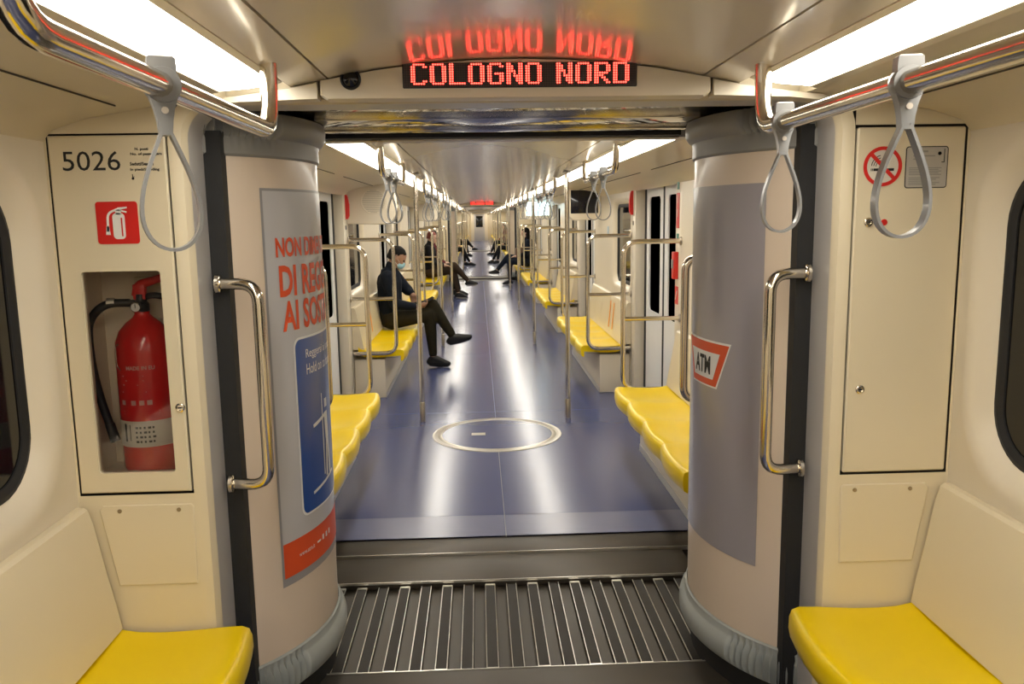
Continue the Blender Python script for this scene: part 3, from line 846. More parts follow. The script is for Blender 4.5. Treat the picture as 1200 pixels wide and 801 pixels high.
for q in (((hx0, Y+0.02, hz0), (hx0, yb, hz0), (hx0, yb, hz1), (hx0, Y+0.02, hz1)), ((hx1, Y+0.02, hz0), (hx1, yb, hz0), (hx1, yb, hz1), (hx1, Y+0.02, hz1)),
          ((hx0, yb, hz0), (hx1, yb, hz0), (hx1, yb, hz1), (hx0, yb, hz1)), ((hx0, Y+0.02, hz0), (hx1, Y+0.02, hz0), (hx1, yb, hz0), (hx0, yb, hz0)), ((hx0, Y+0.02, hz1), (hx1, Y+0.02, hz1), (hx1, yb, hz1), (hx0, yb, hz1))):
    bm.faces.new([bm.verts.new(p) for p in q])
build('housing', bm, mat('pale_tan_lining', (0.84, 0.73, 0.56), 0.5, noise=0.04), cab, smooth=False, recalc=False)
bm = BM(); box(bm, -1.09, -1.0, yb-0.02, yb-0.001, 1.28, 1.40, 0.004); build('mounting_bracket', bm, cream, cab)
bm = BM(); box(bm, -1.153, -0.943, Y+0.006, Y+0.009, 0.876, 1.430); build('pane', bm, acrylic, dr, smooth=False)
def keylock(parent, x, z, m=steel):
    bm = BM(); lathe(bm, [(0.0125, Y-0.004), (0.0125, Y-0.009), (0.0105, Y-0.0105), (0.0075, Y-0.0105), (0.0075, Y-0.007), (0, Y-0.007)], 18, (x, 0, z), 'Y'); l = build('lock', bm, m, parent)
    bm = BM(); box(bm, x-0.005, x+0.005, Y-0.0095, Y-0.0065, z-0.0015, z+0.0015); build('keyway', bm, blackp, l, smooth=False)
keylock(dr, -0.920, 1.058)
flat_text('number_decal', '5026', -1.170, Y-0.0046, 1.6865, 0.146, 0.049, ink, dr)['label'] = 'black number 5026'
for body, x, z, w_ in (('N. posti', -0.985, 1.7345, 0.034), ('No. of passengers', -0.997, 1.7220, 0.080), ('Seduti/Seated', -1.000, 1.6980, 0.060), ('In piedi/Standing', -1.000, 1.6830, 0.074)):
    flat_text('small_print', body, x, Y-0.0046, z, w_, 0.009, ink, dr, True)
bm = BM(); lathe(bm, [(0.0035, 0), (0.0022, 0)], 10, (-0.995, Y-0.0046, 1.6655), 'Y'); box(bm, -0.9965, -0.9945, Y-0.0048, Y-0.0044, 1.669, 1.6765); box(bm, -0.9965, -0.9905, Y-0.0048, Y-0.0044, 1.669, 1.6705); build('wheelchair_symbol', bm, ink, dr, smooth=False)
sg = None
bm = BM(); prism_y(bm, rrect(-1.097, -0.990, 1.4985, 1.6075, 0.008), Y-0.0055, Y-0.0042); sg = build('pictogram_sign', bm, redm, dr, smooth=False); sg['label'] = 'red square with a white fire extinguisher symbol'
bm = BM(); cxs = -1.041
prism_y(bm, rrect(cxs-0.0145, cxs+0.0165, 1.511, 1.578, 0.010), Y-0.0065, Y-0.0050)
prism_y(bm, rrect(cxs-0.006, cxs+0.008, 1.574, 1.586, 0.004), Y-0.0065, Y-0.0050)
prism_y(bm, [(cxs, 1.585), (cxs+0.024, 1.590), (cxs+0.024, 1.594), (cxs, 1.592)], Y-0.0065, Y-0.005)
prism_y(bm, [(cxs, 1.584), (cxs+0.022, 1.578), (cxs+0.023, 1.582), (cxs, 1.588)], Y-0.0065, Y-0.005)
hp = fillet([(cxs, 1.588, 0), (cxs-0.026, 1.578, 0), (cxs-0.028, 1.53, 0)], 0.02, 5)
for a, b in zip(hp, hp[1:]):
    d = (b-a).normalized(); n2 = Vector((-d.y, d.x, 0))*0.0028
    prism_y(bm, [((a+n2).x, (a+n2).y), ((b+n2).x, (b+n2).y), ((b-n2).x, (b-n2).y), ((a-n2).x, (a-n2).y)], Y-0.0065, Y-0.005)
prism_y(bm, [(cxs-0.031, 1.545), (cxs-0.025, 1.545), (cxs-0.022, 1.522), (cxs-0.034, 1.522)], Y-0.0065, Y-0.005)
build('white_symbol', bm, white, sg, smooth=False)
bm = BM(); prism_y(bm, rrect(cxs+0.007, cxs+0.0105, 1.518, 1.566, 0.001), Y-0.0072, Y-0.0066); build('red_bar', bm, redm, sg, smooth=False)

ex = thing('fire_extinguisher', 'red fire extinguisher with black hose inside the cabinet', 'extinguisher', (-1.042, 2.298, 0.858))
bm = BM(); lathe(bm, [(0.0, 0.006), (0.062, 0.0), (0.072, 0.006), (0.078, 0.022), (0.078, 0.345), (0.075, 0.372), (0.064, 0.400), (0.045, 0.422), (0.027, 0.436), (0.020, 0.445), (0.020, 0.452), (0, 0.452)], 32); build('cylinder', bm, ered, ex)
bm = BM(); lathe(bm, [(0.0, 0.45), (0.019, 0.45), (0.021, 0.456), (0.021, 0.474), (0.015, 0.480), (0.015, 0.500), (0, 0.503)], 20); box(bm, -0.052, 0.0, -0.010, 0.010, 0.466, 0.484, 0.004); build('valve', bm, blackp, ex)
bm = BM(); tube(bm, fillet([(-0.012, 0, 0.495), (-0.006, 0, 0.525), (0.075, 0, 0.548)], 0.02, 4), [0.013]*2 + [0.0125]*4 + [0.010], 10)
box(bm, -0.018, 0.016, -0.012, 0.012, 0.484, 0.528, 0.005); build('lever', bm, redm, ex)
bm = BM(); tube(bm, fillet([(0.0, 0, 0.487), (0.03, 0, 0.498), (0.085, 0, 0.487)], 0.02, 4), 0.009, 10); build('carry_handle', bm, blackp, ex)
bm = BM(); lathe(bm, [(0.0145, -0.018), (0.0145, -0.030), (0.012, -0.032), (0.012, -0.030), (0, -0.030)], 18, (-0.004, 0, 0.466), 'Y'); g_ = build('pressure_gauge', bm, steel, ex)
bm = BM(); prism_y(bm, [(-0.004+0.0115*math.cos(2*PI*k/20), 0.466+0.0115*math.sin(2*PI*k/20)) for k in range(20)], -0.0335, -0.0310); dl = build('dial', bm, white, g_, smooth=False)
bm = BM(); box(bm, -0.005, -0.003, -0.0342, -0.0336, 0.464, 0.475); build('needle', bm, ink, g_, smooth=False)
hose = fillet([(-0.03, 0, 0.476), (-0.095, -0.015, 0.478), (-0.140, -0.02, 0.43), (-0.143, -0.02, 0.33), (-0.128, -0.02, 0.22), (-0.100, -0.02, 0.115)], 0.07, 6)
bm = BM(); tube(bm, hose, 0.0115, 12); hs = build('hose', bm, blackp, ex)
bm = BM(); tube(bm, [(-0.088, -0.012, 0.479), (-0.068, -0.008, 0.479)], 0.0128, 12); build('hose_band', bm, edgem, hs)
bm = BM(); tube(bm, [(-0.106, -0.02, 0.14), (-0.094, -0.02, 0.09)], [0.013, 0.014], 12); build('nozzle', bm, blackp, hs)
def exwrap(bm2, R):
    for v in bm2.verts:
        a = -PI/2 + v.co.x/0.078; v.co = Vector((R*math.cos(a), R*math.sin(a), v.co.z))
bm = BM(); n = 20; rows = [[bm.verts.new((-0.095+0.19*i/n, 0, z)) for i in range(n+1)] for z in (0.085, 0.158)]
for i in range(n): bm.faces.new((rows[0][i], rows[0][i+1], rows[1][i+1], rows[1][i]))
exwrap(bm, 0.0786); lb = build('white_label', bm, mat('paper_label', (0.62, 0.58, 0.52), 0.5, noise=0.05), ex, recalc=False); lb['label'] = 'white paper label'
bm = BM()
for (a, z, w_, h_) in [(-0.048, 0.10, 0.008, 0.05), (-0.03, 0.103, 0.003, 0.045)] + [(-0.012+0.011*(i % 5), 0.098+0.013*(i//5), 0.005 if (i*7) % 3 else 0.008, 0.006) for i in range(20)]:
    q = [(a, z), (a+w_, z), (a+w_, z+h_), (a, z+h_)]; bm.faces.new([bm.verts.new((x, 0, zz)) for x, zz in q])
exwrap(bm, 0.0790); build('label_print', bm, ink, lb, smooth=False, recalc=False)
bm = BM()
tmp = text_bm('MADE IN EU', 0.075, 0.011, True); merge(bm, tmp, lambda c: Vector((c.x-0.025, 0, c.z+0.300)))
for (a, z, w_) in [(-0.04, 0.282, 0.06), (-0.03, 0.270, 0.05), (-0.04, 0.258, 0.045), (-0.045, 0.238, 0.07), (-0.045, 0.176, 0.10), (-0.045, 0.184, 0.10)]:
    bm.faces.new([bm.verts.new((x, 0, zz)) for x, zz in ((a, z), (a+w_, z), (a+w_, z+0.0022), (a, z+0.0022))])
for a in (-0.05, -0.018, 0.004, 0.024): bm.faces.new([bm.verts.new((x, 0, zz)) for x, zz in ((a, 0.203), (a+0.013, 0.203), (a+0.013, 0.216), (a, 0.216))])
exwrap(bm, 0.0787); build('white_print', bm, mat('faded_white_ink', (0.62, 0.33, 0.30), 0.5, noise=0.1), ex, smooth=False, recalc=False)
bm = BM(); tube(bm, fillet([(-0.040, -0.071, 0.300), (-0.052, -0.066, 0.312), (-0.052, -0.066, 0.365), (-0.040, -0.072, 0.372)], 0.008, 3), 0.0016, 6); build('safety_pin', bm, steel, ex)

# ------------------------------------------------------------------ equipment cabinet (right bulkhead)
rc_ = thing('equipment_cabinet', 'cream wall cabinet with no smoking sign and two locks on the right', 'cabinet')
bm = BM(); hatch_frame(bm, 0.908, 1.2025, 0.823, 1.773); rd = build('door', bm, cream, rc_, angle=30)
keylock(rd, 0.945, 1.063); keylock(rd, 0.946, 1.5235)
bm = BM(); lathe(bm, [(0.0088, Y-0.0042), (0.0088, Y-0.006), (0, Y-0.006)], 16, (0.990, 0, 1.5225), 'Y'); build('red_dot', bm, redm, rd)
bm = BM(); prism_y(bm, [(0.978+0.052*math.cos(2*PI*k/40), 1.6705+0.052*math.sin(2*PI*k/40)) for k in range(40)], Y-0.0052, Y-0.0042); ns = build('no_smoking_sign', bm, mat('sign_white', (0.66, 0.62, 0.54), 0.5, noise=0.03), rd, smooth=False); ns['label'] = 'round red and white no smoking sign'
bm = BM(); lathe(bm, [(0.0525, Y-0.005), (0.0525, Y-0.0062), (0.043, Y-0.0062), (0.043, Y-0.005)], 44, (0.978, 0, 1.6705), 'Y'); 
a = math.radians(-45); dx, dz = math.cos(a), math.sin(a); nx, nz = -dz*0.005, dx*0.005
prism_y(bm, [(0.978+0.045*dx+nx, 1.6705+0.045*dz+nz), (0.978-0.045*dx+nx, 1.6705-0.045*dz+nz), (0.978-0.045*dx-nx, 1.6705-0.045*dz-nz), (0.978+0.045*dx-nx, 1.6705+0.045*dz-nz)], Y-0.0066, Y-0.0058)
build('red_ring_and_bar', bm, redm, ns, smooth=False)
bm = BM(); box(bm, 0.955, 1.009, Y-0.0058, Y-0.0052, 1.6585, 1.6655)
for xx in (0.946, 0.9495, 0.953): box(bm, xx, xx+0.0018, Y-0.0058, Y-0.0052, 1.6585, 1.6655)
for j, rr in enumerate((0.016, 0.022, 0.028)):
    for k in range(6):
        a0, a1 = math.radians(100+12*k), math.radians(112+12*k); q = []
        for aa, r_ in ((a0, rr), (a1, rr), (a1, rr+0.0018), (a0, rr+0.0018)): q.append((0.976+r_*math.cos(aa), 1.668+r_*math.sin(aa)*1.1))
        prism_y(bm, q, Y-0.0058, Y-0.0052)
build('cigarette_symbol', bm, ink, ns, smooth=False)
bm = BM(); prism_y(bm, rrect(1.040, 1.156, 1.612, 1.722, 0.008), Y-0.0048, Y-0.0042); nb = build('notice', bm, ink, rd, smooth=False); nb['label'] = 'grey printed notice with black border'
bm = BM(); prism_y(bm, rrect(1.0425, 1.1535, 1.6145, 1.7195, 0.006), Y-0.0054, Y-0.0046); build('notice_face', bm, mat('notice_grey', (0.46, 0.43, 0.38), 0.5, noise=0.05), nb, smooth=False)
bm = BM()
for i in range(5): box(bm, 1.050, 1.139-0.008*(i % 2), Y-0.0058, Y-0.0054, 1.664-i*0.0044, 1.6665-i*0.0044)
for i in range(5): box(bm, 1.050, 1.135-0.010*(i % 3), Y-0.0058, Y-0.0054, 1.638-i*0.0044, 1.6405-i*0.0044)
box(bm, 1.060, 1.10, Y-0.0058, Y-0.0054, 1.706, 1.711); box(bm, 1.060, 1.12, Y-0.0058, Y-0.0054, 1.695, 1.6985); box(bm, 1.060, 1.085, Y-0.0058, Y-0.0054, 1.687, 1.690)
build('notice_lines', bm, greyink, nb, smooth=False)
bm = BM(); lathe(bm, [(0.005, Y-0.0058), (0, Y-0.0058)], 12, (1.132, 0, 1.703), 'Y'); box(bm, 1.144, 1.146, Y-0.0058, Y-0.0054, 1.68, 1.715); box(bm, 1.138, 1.146, Y-0.0058, Y-0.0054, 1.679, 1.681); build('notice_symbol', bm, ink, nb, smooth=False)
bm = BM(); box(bm, -1.23, -0.895, Y+0.40, Y+0.41, 0.8, 1.8); box(bm, 0.895, 1.23, Y+0.030, Y+0.04, 0.8, 1.8)
for s in (-1, 1): pass
hb = struct(build('wall_cabinet_backing', bm, groove, smooth=False))

def access_panel(s, label):
    t = thing('access_panel', label, 'panel')
    pts = [(0.898, 0.555), (1.112, 0.555), (1.148, 0.775), (1.138, 0.787), (0.900, 0.787), (0.893, 0.780)]
    pts = [(s*(x+0.012), z) for x, z in pts]
    bm = BM(); cxm = sum(p[0] for p in pts)/6; czm = sum(p[1] for p in pts)/6
    inner = [(cxm+(x-cxm)*0.975, czm+(z-czm)*0.975) for x, z in pts]
    loft(bm, [[(x, Y+0.001, z) for x, z in pts], [(x, Y-0.0035, z) for x, z in pts], [(x, Y-0.005, z) for x, z in inner]], cap_last=True); build('plate', bm, cream, t, angle=20)
    for x in (0.945, 1.105):
        bm = BM(); lathe(bm, [(0.006, Y-0.005), (0.006, Y-0.007), (0.0, Y-0.0075)], 12, (s*x, 0, 0.772), 'Y'); build('screw', bm, mat('dull_brass_screw', (0.35, 0.28, 0.18), 0.4, 0.8, noise=0.1), t)
access_panel(-1, 'cream trapezoid access panel with two screws under the extinguisher cabinet')
access_panel(1, 'cream trapezoid access panel with two screws on the right bulkhead')

# ------------------------------------------------------------------ floor ring
fr = thing('floor_hatch', 'round floor hatch with pale metal ring set in the blue floor', 'hatch', (0.0, 5.79, 0))
bm = BM(); lathe(bm, [(0.468, 0.0), (0.466, 0.004), (0.440, 0.005), (0.436, 0.0025), (0.425, 0.0025), (0.421, 0.005), (0.400, 0.004), (0.398, 0.0)], 72); build('ring', bm, mat('ring_metal', (0.55, 0.52, 0.46), 0.32, 0.75, noise=0.15, scale=12), fr)
bm = BM(); lathe(bm, [(0.396, 0.0005), (0.396, 0.0025), (0, 0.0025)], 64); dsc = build('cover', bm, floorm, fr)
bm = BM(); box(bm, -0.185, -0.085, -0.035, 0.03, 0.0025, 0.0045, 0.001, 1); build('nameplate', bm, MATS['ring_metal'], fr)

# ------------------------------------------------------------------ overhead speaker boxes and screens
def hang_box(s, y, x0, label, kind, cat, group=None):
    t = thing('speaker_housing' if kind == 'speaker' else 'screen_housing', label, cat, (s*W, y, 1.5), group)
    Wd = W - x0
    bm = BM()
    poly = [(0.0, 0.02), (0.0, 0.37), (Wd, 0.37), (Wd, 0.09)] + [(Wd-0.09+0.09*math.cos(-a), 0.10+0.09*math.sin(-a)) for a in [PI/2*k/5 for k in range(1, 6)]]
    poly = [(-s*x, z) for x, z in poly]
    inn = [(x*0.97-s*0.004, 0.2+(z-0.2)*0.96) for x, z in poly]
    loft(bm, [[(x, 0.13, z) for x, z in poly], [(x, 0.012, z) for x, z in poly], [(x, 0.0, z) for x, z in inn]], cap_last=True); build('body', bm, wallw, t, angle=30)
    if kind == 'speaker':
        cx_, cz_ = -s*Wd*0.56, 0.205; g = None
        bm = BM(); lathe(bm, [(0.108, -0.0005), (0.106, -0.004), (0.100, -0.003), (0.0, -0.003)], 36, (cx_, 0, cz_), 'Y'); g = build('grille', bm, wallw, t)
        bm = BM()
        for j in range(-8, 9):
            zz = j*0.0115; hw = math.sqrt(max(0, 0.096**2-zz*zz)); box(bm, cx_-hw, cx_+hw, -0.0045, -0.0030, cz_+zz-0.0022, cz_+zz+0.0022)
        build('slots', bm, mat('grille_slot', (0.42, 0.37, 0.29), 0.6, noise=0.1), g, smooth=False)
    else:
        bm = BM(); box(bm, -s*0.03, -s*(Wd-0.03), -0.004, 0.006, 0.085, 0.33, 0.004); build('screen', bm, screenm if kind == 'dark' else screenl, t)
    return t
hang_box(-1, 7.06, 0.80, 'cream overhead housing with round speaker grille, nearer one', 'speaker', 'speaker')
hang_box(-1, 14.76, 0.80, 'cream overhead housing with round speaker grille, farther one', 'speaker', 'speaker')
hang_box(1, 8.85, 0.86, 'overhead housing with dark screen above the second right bench', 'dark', 'screen')
hang_box(1, 14.95, 0.74, 'overhead housing with lit screen above the fourth right bench', 'lit', 'screen')
hang_box(1, 22.9, 0.74, 'lit screen in housing beyond the far gangway', 'lit', 'screen')

# ------------------------------------------------------------------ wall notices and emergency handles
def notice(s, y, z, w_, h_, m, label, name='wall_sticker', cat='sticker', th=0.004):
    bm = BM(); box(bm, s*W, s*(W-th), y-w_/2, y+w_/2, z-h_/2, z+h_/2, 0.001, 1)
    return tag(build(name, bm, m), label, cat)
notice(1, 5.42, 1.745, 0.05, 0.055, green, 'small green sticker at top of the first right door pillar')
t = thing('emergency_notice', 'tall red notice strip on the first right door pillar', 'notice', (W, 5.42, 1.58))
bm = BM(); box(bm, 0, -0.004, -0.035, 0.035, -0.115, 0.115, 0.001, 1); build('plate', bm, redm, t)
bm = BM()
for z in (0.08, -0.01): box(bm, -0.004, -0.0048, -0.022, 0.022, z-0.03, z+0.02)
build('text_block', bm, mat('pale_red_ink', (0.60, 0.20, 0.16), 0.5, noise=0.1), t, smooth=False)
notice(1, 5.42, 1.405, 0.05, 0.05, green, 'small green sticker under the red strip on the first right pillar')
t = thing('alarm_box', 'red alarm box on the first right door pillar beside the rail', 'alarm', (W, 5.43, 1.22))
bm = BM(); box(bm, 0, -0.03, -0.035, 0.035, -0.09, 0.09, 0.004); build('body', bm, redm, t)
bm = BM(); box(bm, -0.03, -0.036, -0.02, 0.02, -0.02, 0.04, 0.002); build('cover', bm, grey, t)
t = thing('warning_sign', 'red square warning sticker low on the first right door pillar', 'sticker', (W, 5.43, 1.02))
bm = BM(); box(bm, 0, -0.003, -0.04, 0.04, -0.06, 0.06, 0.001, 1); build('plate', bm, redm, t)
bm = BM(); tube(bm, [(-0.004, -0.02, 0.03), (-0.004, 0.02, -0.03)], 0.004, 6); build('symbol', bm, white, t)
def red_handle(s, y, label):
    t = thing('emergency_brake', label, 'alarm', (s*W, y, 1.66))
    bm = BM(); box(bm, 0, -s*0.006, -0.035, 0.035, -0.11, 0.11, 0.003); build('plate', bm, wallw, t)
    bm = BM(); loft(bm, [[(-s*0.006, -0.020, z*1.0+0.0), (-s*(0.02+0.02*q), -0.018, z), (-s*(0.02+0.02*q), 0.018, z), (-s*0.006, 0.020, z)] for z, q in ((-0.10, 0.2), (-0.07, 0.9), (0.02, 1.0), (0.08, 0.5), (0.10, 0.1))], cap_last=True); build('lever', bm, redm, t)
for s in (-1, 1):
    for i in (0, 1): red_handle(s, DOORS[i]+0.785, 'red emergency brake lever on the %s pillar after the %s doorway' % (SIDE[s], ORD[i]))
    notice(s, DOORS[0]+0.79, 1.49, 0.03, 0.035, ink, 'small black symbol sticker on %s pillar under the red handle' % SIDE[s])
notice(1, 8.35, 1.40, 0.07, 0.10, mat('pale_blue_sticker', (0.35, 0.50, 0.62), 0.5, noise=0.05), 'small pale blue sticker on the right wall past the window')
notice(-1, 5.43, 1.60, 0.05, 0.26, redm, 'narrow red notice strip on the first left door pillar')

# ------------------------------------------------------------------ people
skin1 = mat('skin', (0.36, 0.20, 0.13), 0.5, noise=0.06, scale=15)
skin2 = mat('skin_light', (0.52, 0.33, 0.24), 0.5, noise=0.06, scale=15)
hairm = mat('black_hair', (0.006, 0.005, 0.004), 0.8, noise=0.3, scale=60, bump=0.6, spec=0.2)
hairr = mat('reddish_hair', (0.16, 0.03, 0.02), 0.6, noise=0.3, scale=60, bump=0.6)
navy = mat('navy_cloth', (0.007, 0.010, 0.018), 0.8, noise=0.25, scale=30, bump=0.4, spec=0.15)
olive = mat('dark_olive_cloth', (0.020, 0.017, 0.009), 0.8, noise=0.25, scale=30, bump=0.4, spec=0.15)
brown = mat('brown_cloth', (0.045, 0.030, 0.020), 0.8, noise=0.25, scale=30, bump=0.4, spec=0.15)
maroon = mat('maroon_cloth', (0.11, 0.018, 0.022), 0.8, noise=0.25, scale=30, bump=0.4, spec=0.15)
blackc = mat('black_cloth', (0.010, 0.010, 0.012), 0.8, noise=0.25, scale=30, bump=0.4, spec=0.15)
maskm = mat('pale_blue_mask', (0.32, 0.56, 0.66), 0.7, noise=0.05, scale=20)
shoem = mat('black_shoe', (0.008, 0.008, 0.008), 0.5, noise=0.3, scale=30)
solem = mat('pale_shoe_sole', (0.30, 0.28, 0.25), 0.6, noise=0.1)
def blob(name, chains, ells, m, parent, voxel=0.012, it=6):
    """capsule chains + ellipsoids fused into one continuous surface"""
    bm = BM()
    ico = BM(); bmesh.ops.create_icosphere(ico, subdivisions=2, radius=1.0)
    def put(c, r, R=None):
        mp = {}
        for v in ico.verts:
            p = Vector((v.co.x*r[0], v.co.y*r[1], v.co.z*r[2]))
            if R is not None: p = R @ p
            mp[v] = bm.verts.new(p + Vector(c))
        for f_ in ico.faces: bm.faces.new([mp[v] for v in f_.verts])
    for ch in chains:
        for (p, r), (q, s_) in zip(ch, ch[1:]):
            p, q = Vector(p), Vector(q); n = max(2, int((q-p).length/(min(r, s_)*0.4))+1)
            for k in range(n+1):
                t_ = k/n; rr = r+(s_-r)*t_; put(p.lerp(q, t_), (rr, rr, rr))
    for e in ells: put(*e)
    ico.free()
    me = bpy.data.meshes.new(name); bm.to_mesh(me); bm.free()
    ob = bpy.data.objects.new(name, me); C.objects.link(ob)
    md = ob.modifiers.new('r', 'REMESH'); md.mode = 'VOXEL'; md.voxel_size = voxel; md.adaptivity = 0.0
    sm = ob.modifiers.new('s', 'SMOOTH'); sm.factor = 0.5; sm.iterations = it
    dg = bpy.context.evaluated_depsgraph_get(); dg.update()
    me2 = bpy.data.meshes.new_from_object(ob.evaluated_get(dg)); me2.name = name
    bpy.data.objects.remove(ob); bpy.data.meshes.remove(me)
    me2.materials.clear(); me2.shade_smooth()
    return link(name, me2, m, parent)
def hand(chains, wrist, tip_dir, palm_n, curl=0.5, r=0.0085, thumb_side=1):
    """palm + five fingers; tip_dir along fingers, palm_n towards which fingers curl"""
    d = Vector(tip_dir).normalized(); n = Vector(palm_n); n = (n - d*n.dot(d)).normalized(); sd = d.cross(n)*thumb_side
    wv = Vector(wrist)
    chains.append([(wv, 0.024), (wv+d*0.03, 0.026)])
    for k in range(4):
        off = sd*(0.030-0.020*k); kn = wv+d*0.085+off
        chains.append([(wv+d*0.02+off*0.7, 0.015), (kn, 0.0115)])
        L = (0.038, 0.044, 0.041, 0.032)[k]
        a1 = d*math.cos(curl)+n*math.sin(curl); a2 = d*math.cos(curl*2.0)+n*math.sin(curl*2.0); a3 = d*math.cos(curl*2.7)+n*math.sin(curl*2.7)
        p1 = kn+a1*L; p2 = p1+a2*L*0.62; p3 = p2+a3*L*0.5
        chains.append([(kn, r*1.1), (p1, r), (p2, r*0.92), (p3, r*0.8)])
    tb = wv+d*0.025+sd*0.028
    chains.append([(tb, 0.013), (tb+d*0.03+sd*0.022+n*0.012, 0.0105), (tb+d*0.060+sd*0.020+n*0.024, 0.0088)])
def person(label, loc, side, J, mats, voxel=0.012, mask=False, hair='short', scale=1.0, rz=None):
    """seated person; local frame: +x = facing direction, +y = own left, z up, origin on the floor below the hips"""
    t = thing('person', label, 'person', loc); t.rotation_euler = (0, 0, 0 if side < 0 else PI); t.scale = (scale,)*3
    if rz is not None: t.rotation_euler = (0, 0, rz)
    V = lambda *a: Vector(a)
    pel, chest, neck, head = Vector(J['pelvis']), Vector(J['chest']), Vector(J['neck']), Vector(J['head'])
    tilt = J.get('nod', 0.4); Rh = Matrix.Rotation(tilt, 3, 'Y')
    def H(x, y, z): return head + Rh @ V(x, y, z)
    ch = []; el = []
    ch.append([(pel, 0.105), (pel.lerp(chest, 0.5), 0.10), (chest, 0.105)]); ch.append([(chest, 0.08), (neck, 0.050), (H(-0.015, 0, -0.05), 0.050)])
    for sy in (-1, 1):
        A = J['armR'] if sy < 0 else J['armL']; S, E, Wr = [Vector(p) for p in A[:3]]
        ch.append([(chest.lerp(S, 0.3), 0.075), (S, 0.052), (E, 0.040), (Wr, 0.027)])
        hand(ch, Wr, A[3], A[4], A[5], thumb_side=-sy)
        Lg = J['legR'] if sy < 0 else J['legL']; Hp, K, An, T = [Vector(p) for p in Lg]
        ch.append([(pel, 0.09), (Hp, 0.085), (K, 0.054), (An, 0.036)]); ch.append([(An, 0.034), (T, 0.026)])
    # head: skull, jaw, cheeks, nose, ears, brow
    el.append((H(0, 0, 0.02), (0.096, 0.076, 0.096), Rh)); el.append((H(0.022, 0, -0.045), (0.068, 0.058, 0.070), Rh)); el.append((H(0.05, 0, -0.085), (0.034, 0.034, 0.024), Rh))
    ch.append([(H(0.088, 0, 0.012), 0.010), (H(0.106, 0, -0.022), 0.013)])
    for sy in (-1, 1):
        el.append((H(-0.004, sy*0.076, -0.012), (0.018, 0.008, 0.030), Rh)); el.append((H(0.066, sy*0.032, -0.018), (0.024, 0.022, 0.022), Rh))
    el.append((H(0.080, 0, 0.030), (0.014, 0.045, 0.012), Rh)); el.append((H(0.083, 0, -0.058), (0.012, 0.024, 0.010), Rh))
    body = blob('body', ch, el, mats['skin'], t, min(voxel, 0.009), 2)
    bm = BM()
    for sy in (-1, 1):
        bmesh.ops.create_icosphere(bm, subdivisions=2, radius=0.011, matrix=Matrix.Translation(H(0.080, sy*0.031, 0.008)))
    build('eyes', bm, mat('dark_eye', (0.02, 0.015, 0.01), 0.2, noise=0.1), body)
    # hair cap
    he = [(H(-0.012, 0, 0.038), (0.100, 0.084, 0.093), Rh), (H(-0.045, 0, -0.005), (0.062, 0.076, 0.075), Rh)]
    if hair == 'long': he += [(H(-0.055, 0, -0.09), (0.055, 0.085, 0.12), Rh), (H(-0.02, 0.07, -0.08), (0.04, 0.025, 0.11), Rh), (H(-0.02, -0.07, -0.08), (0.04, 0.025, 0.11), Rh)]
    hc = blob('hair', [], he, mats['hair'], t, voxel, 2)
    # cut the face out of the hair
    bm = bmesh.new(); bm.from_mesh(hc.data); kill = []
    Ri = Rh.transposed()
    for v in bm.verts:
        l = Ri @ (v.co-head)
        if l.x > 0.03 and l.z < 0.062 - 0.1*max(0, 0.07-l.x): kill.append(v)
        elif hair == 'short' and l.z < -0.045: kill.append(v)
        elif hair == 'short' and l.x > -0.012 and l.z < 0.03: kill.append(v)
    bmesh.ops.delete(bm, geom=kill, context='VERTS'); bm.to_mesh(hc.data); bm.free()
    if mask:
        el = [(H(0.058, 0, -0.050), (0.056, 0.056, 0.048), Rh), (H(0.088, 0, -0.032), (0.028, 0.030, 0.034), Rh)]
        mk = blob('face_mask', [], el, maskm, t, 0.007, 3)
        bm = BM()
        for sy in (-1, 1): tube(bm, [H(0.05, sy*0.052, -0.02), H(0.015, sy*0.071, 0.0), H(-0.012, sy*0.079, 0.005)], 0.002, 6); tube(bm, [H(0.05, sy*0.052, -0.06), H(0.015, sy*0.069, -0.04), H(-0.012, sy*0.079, -0.02)], 0.002, 6)
        build('ear_loops', bm, white, mk)
    # jacket
    ch = [[(pel + V(0.0, 0, 0.02), 0.135), (pel.lerp(chest, 0.45), 0.130), (chest, 0.138), (chest.lerp(neck, 0.55), 0.090)], [(neck, 0.066), (neck.lerp(H(-0.03, 0, -0.08), 0.5), 0.064)]]
    for sy in (-1, 1):
        A = J['armR'] if sy < 0 else J['armL']; S, E, Wr = [Vector(p) for p in A[:3]]
        ch.append([(pel + V(0, sy*0.07, 0.03), 0.10), (chest + V(0, sy*0.08, 0.0), 0.105), (S, 0.078), (S.lerp(E, 0.5), 0.066), (E, 0.060), (E.lerp(Wr, 0.86), 0.042)])
    ch.append([(neck + V(-0.055, -0.05, -0.03), 0.045), (neck + V(-0.075, 0, -0.035), 0.05), (neck + V(-0.055, 0.05, -0.03), 0.045)])
    blob('jacket', ch, [], mats['top'], t, voxel)
    ch = []
    for sy in (-1, 1):
        Lg = J['legR'] if sy < 0 else J['legL']; Hp, K, An, T = [Vector(p) for p in Lg]
        ch.append([(pel + V(-0.02, sy*0.04, -0.01), 0.120), (Hp, 0.105), (Hp.lerp(K, 0.5), 0.088), (K, 0.072), (K.lerp(An, 0.35), 0.064), (K.lerp(An, 0.9), 0.048)])
    blob('trousers', ch, [], mats['legs'], t, voxel)
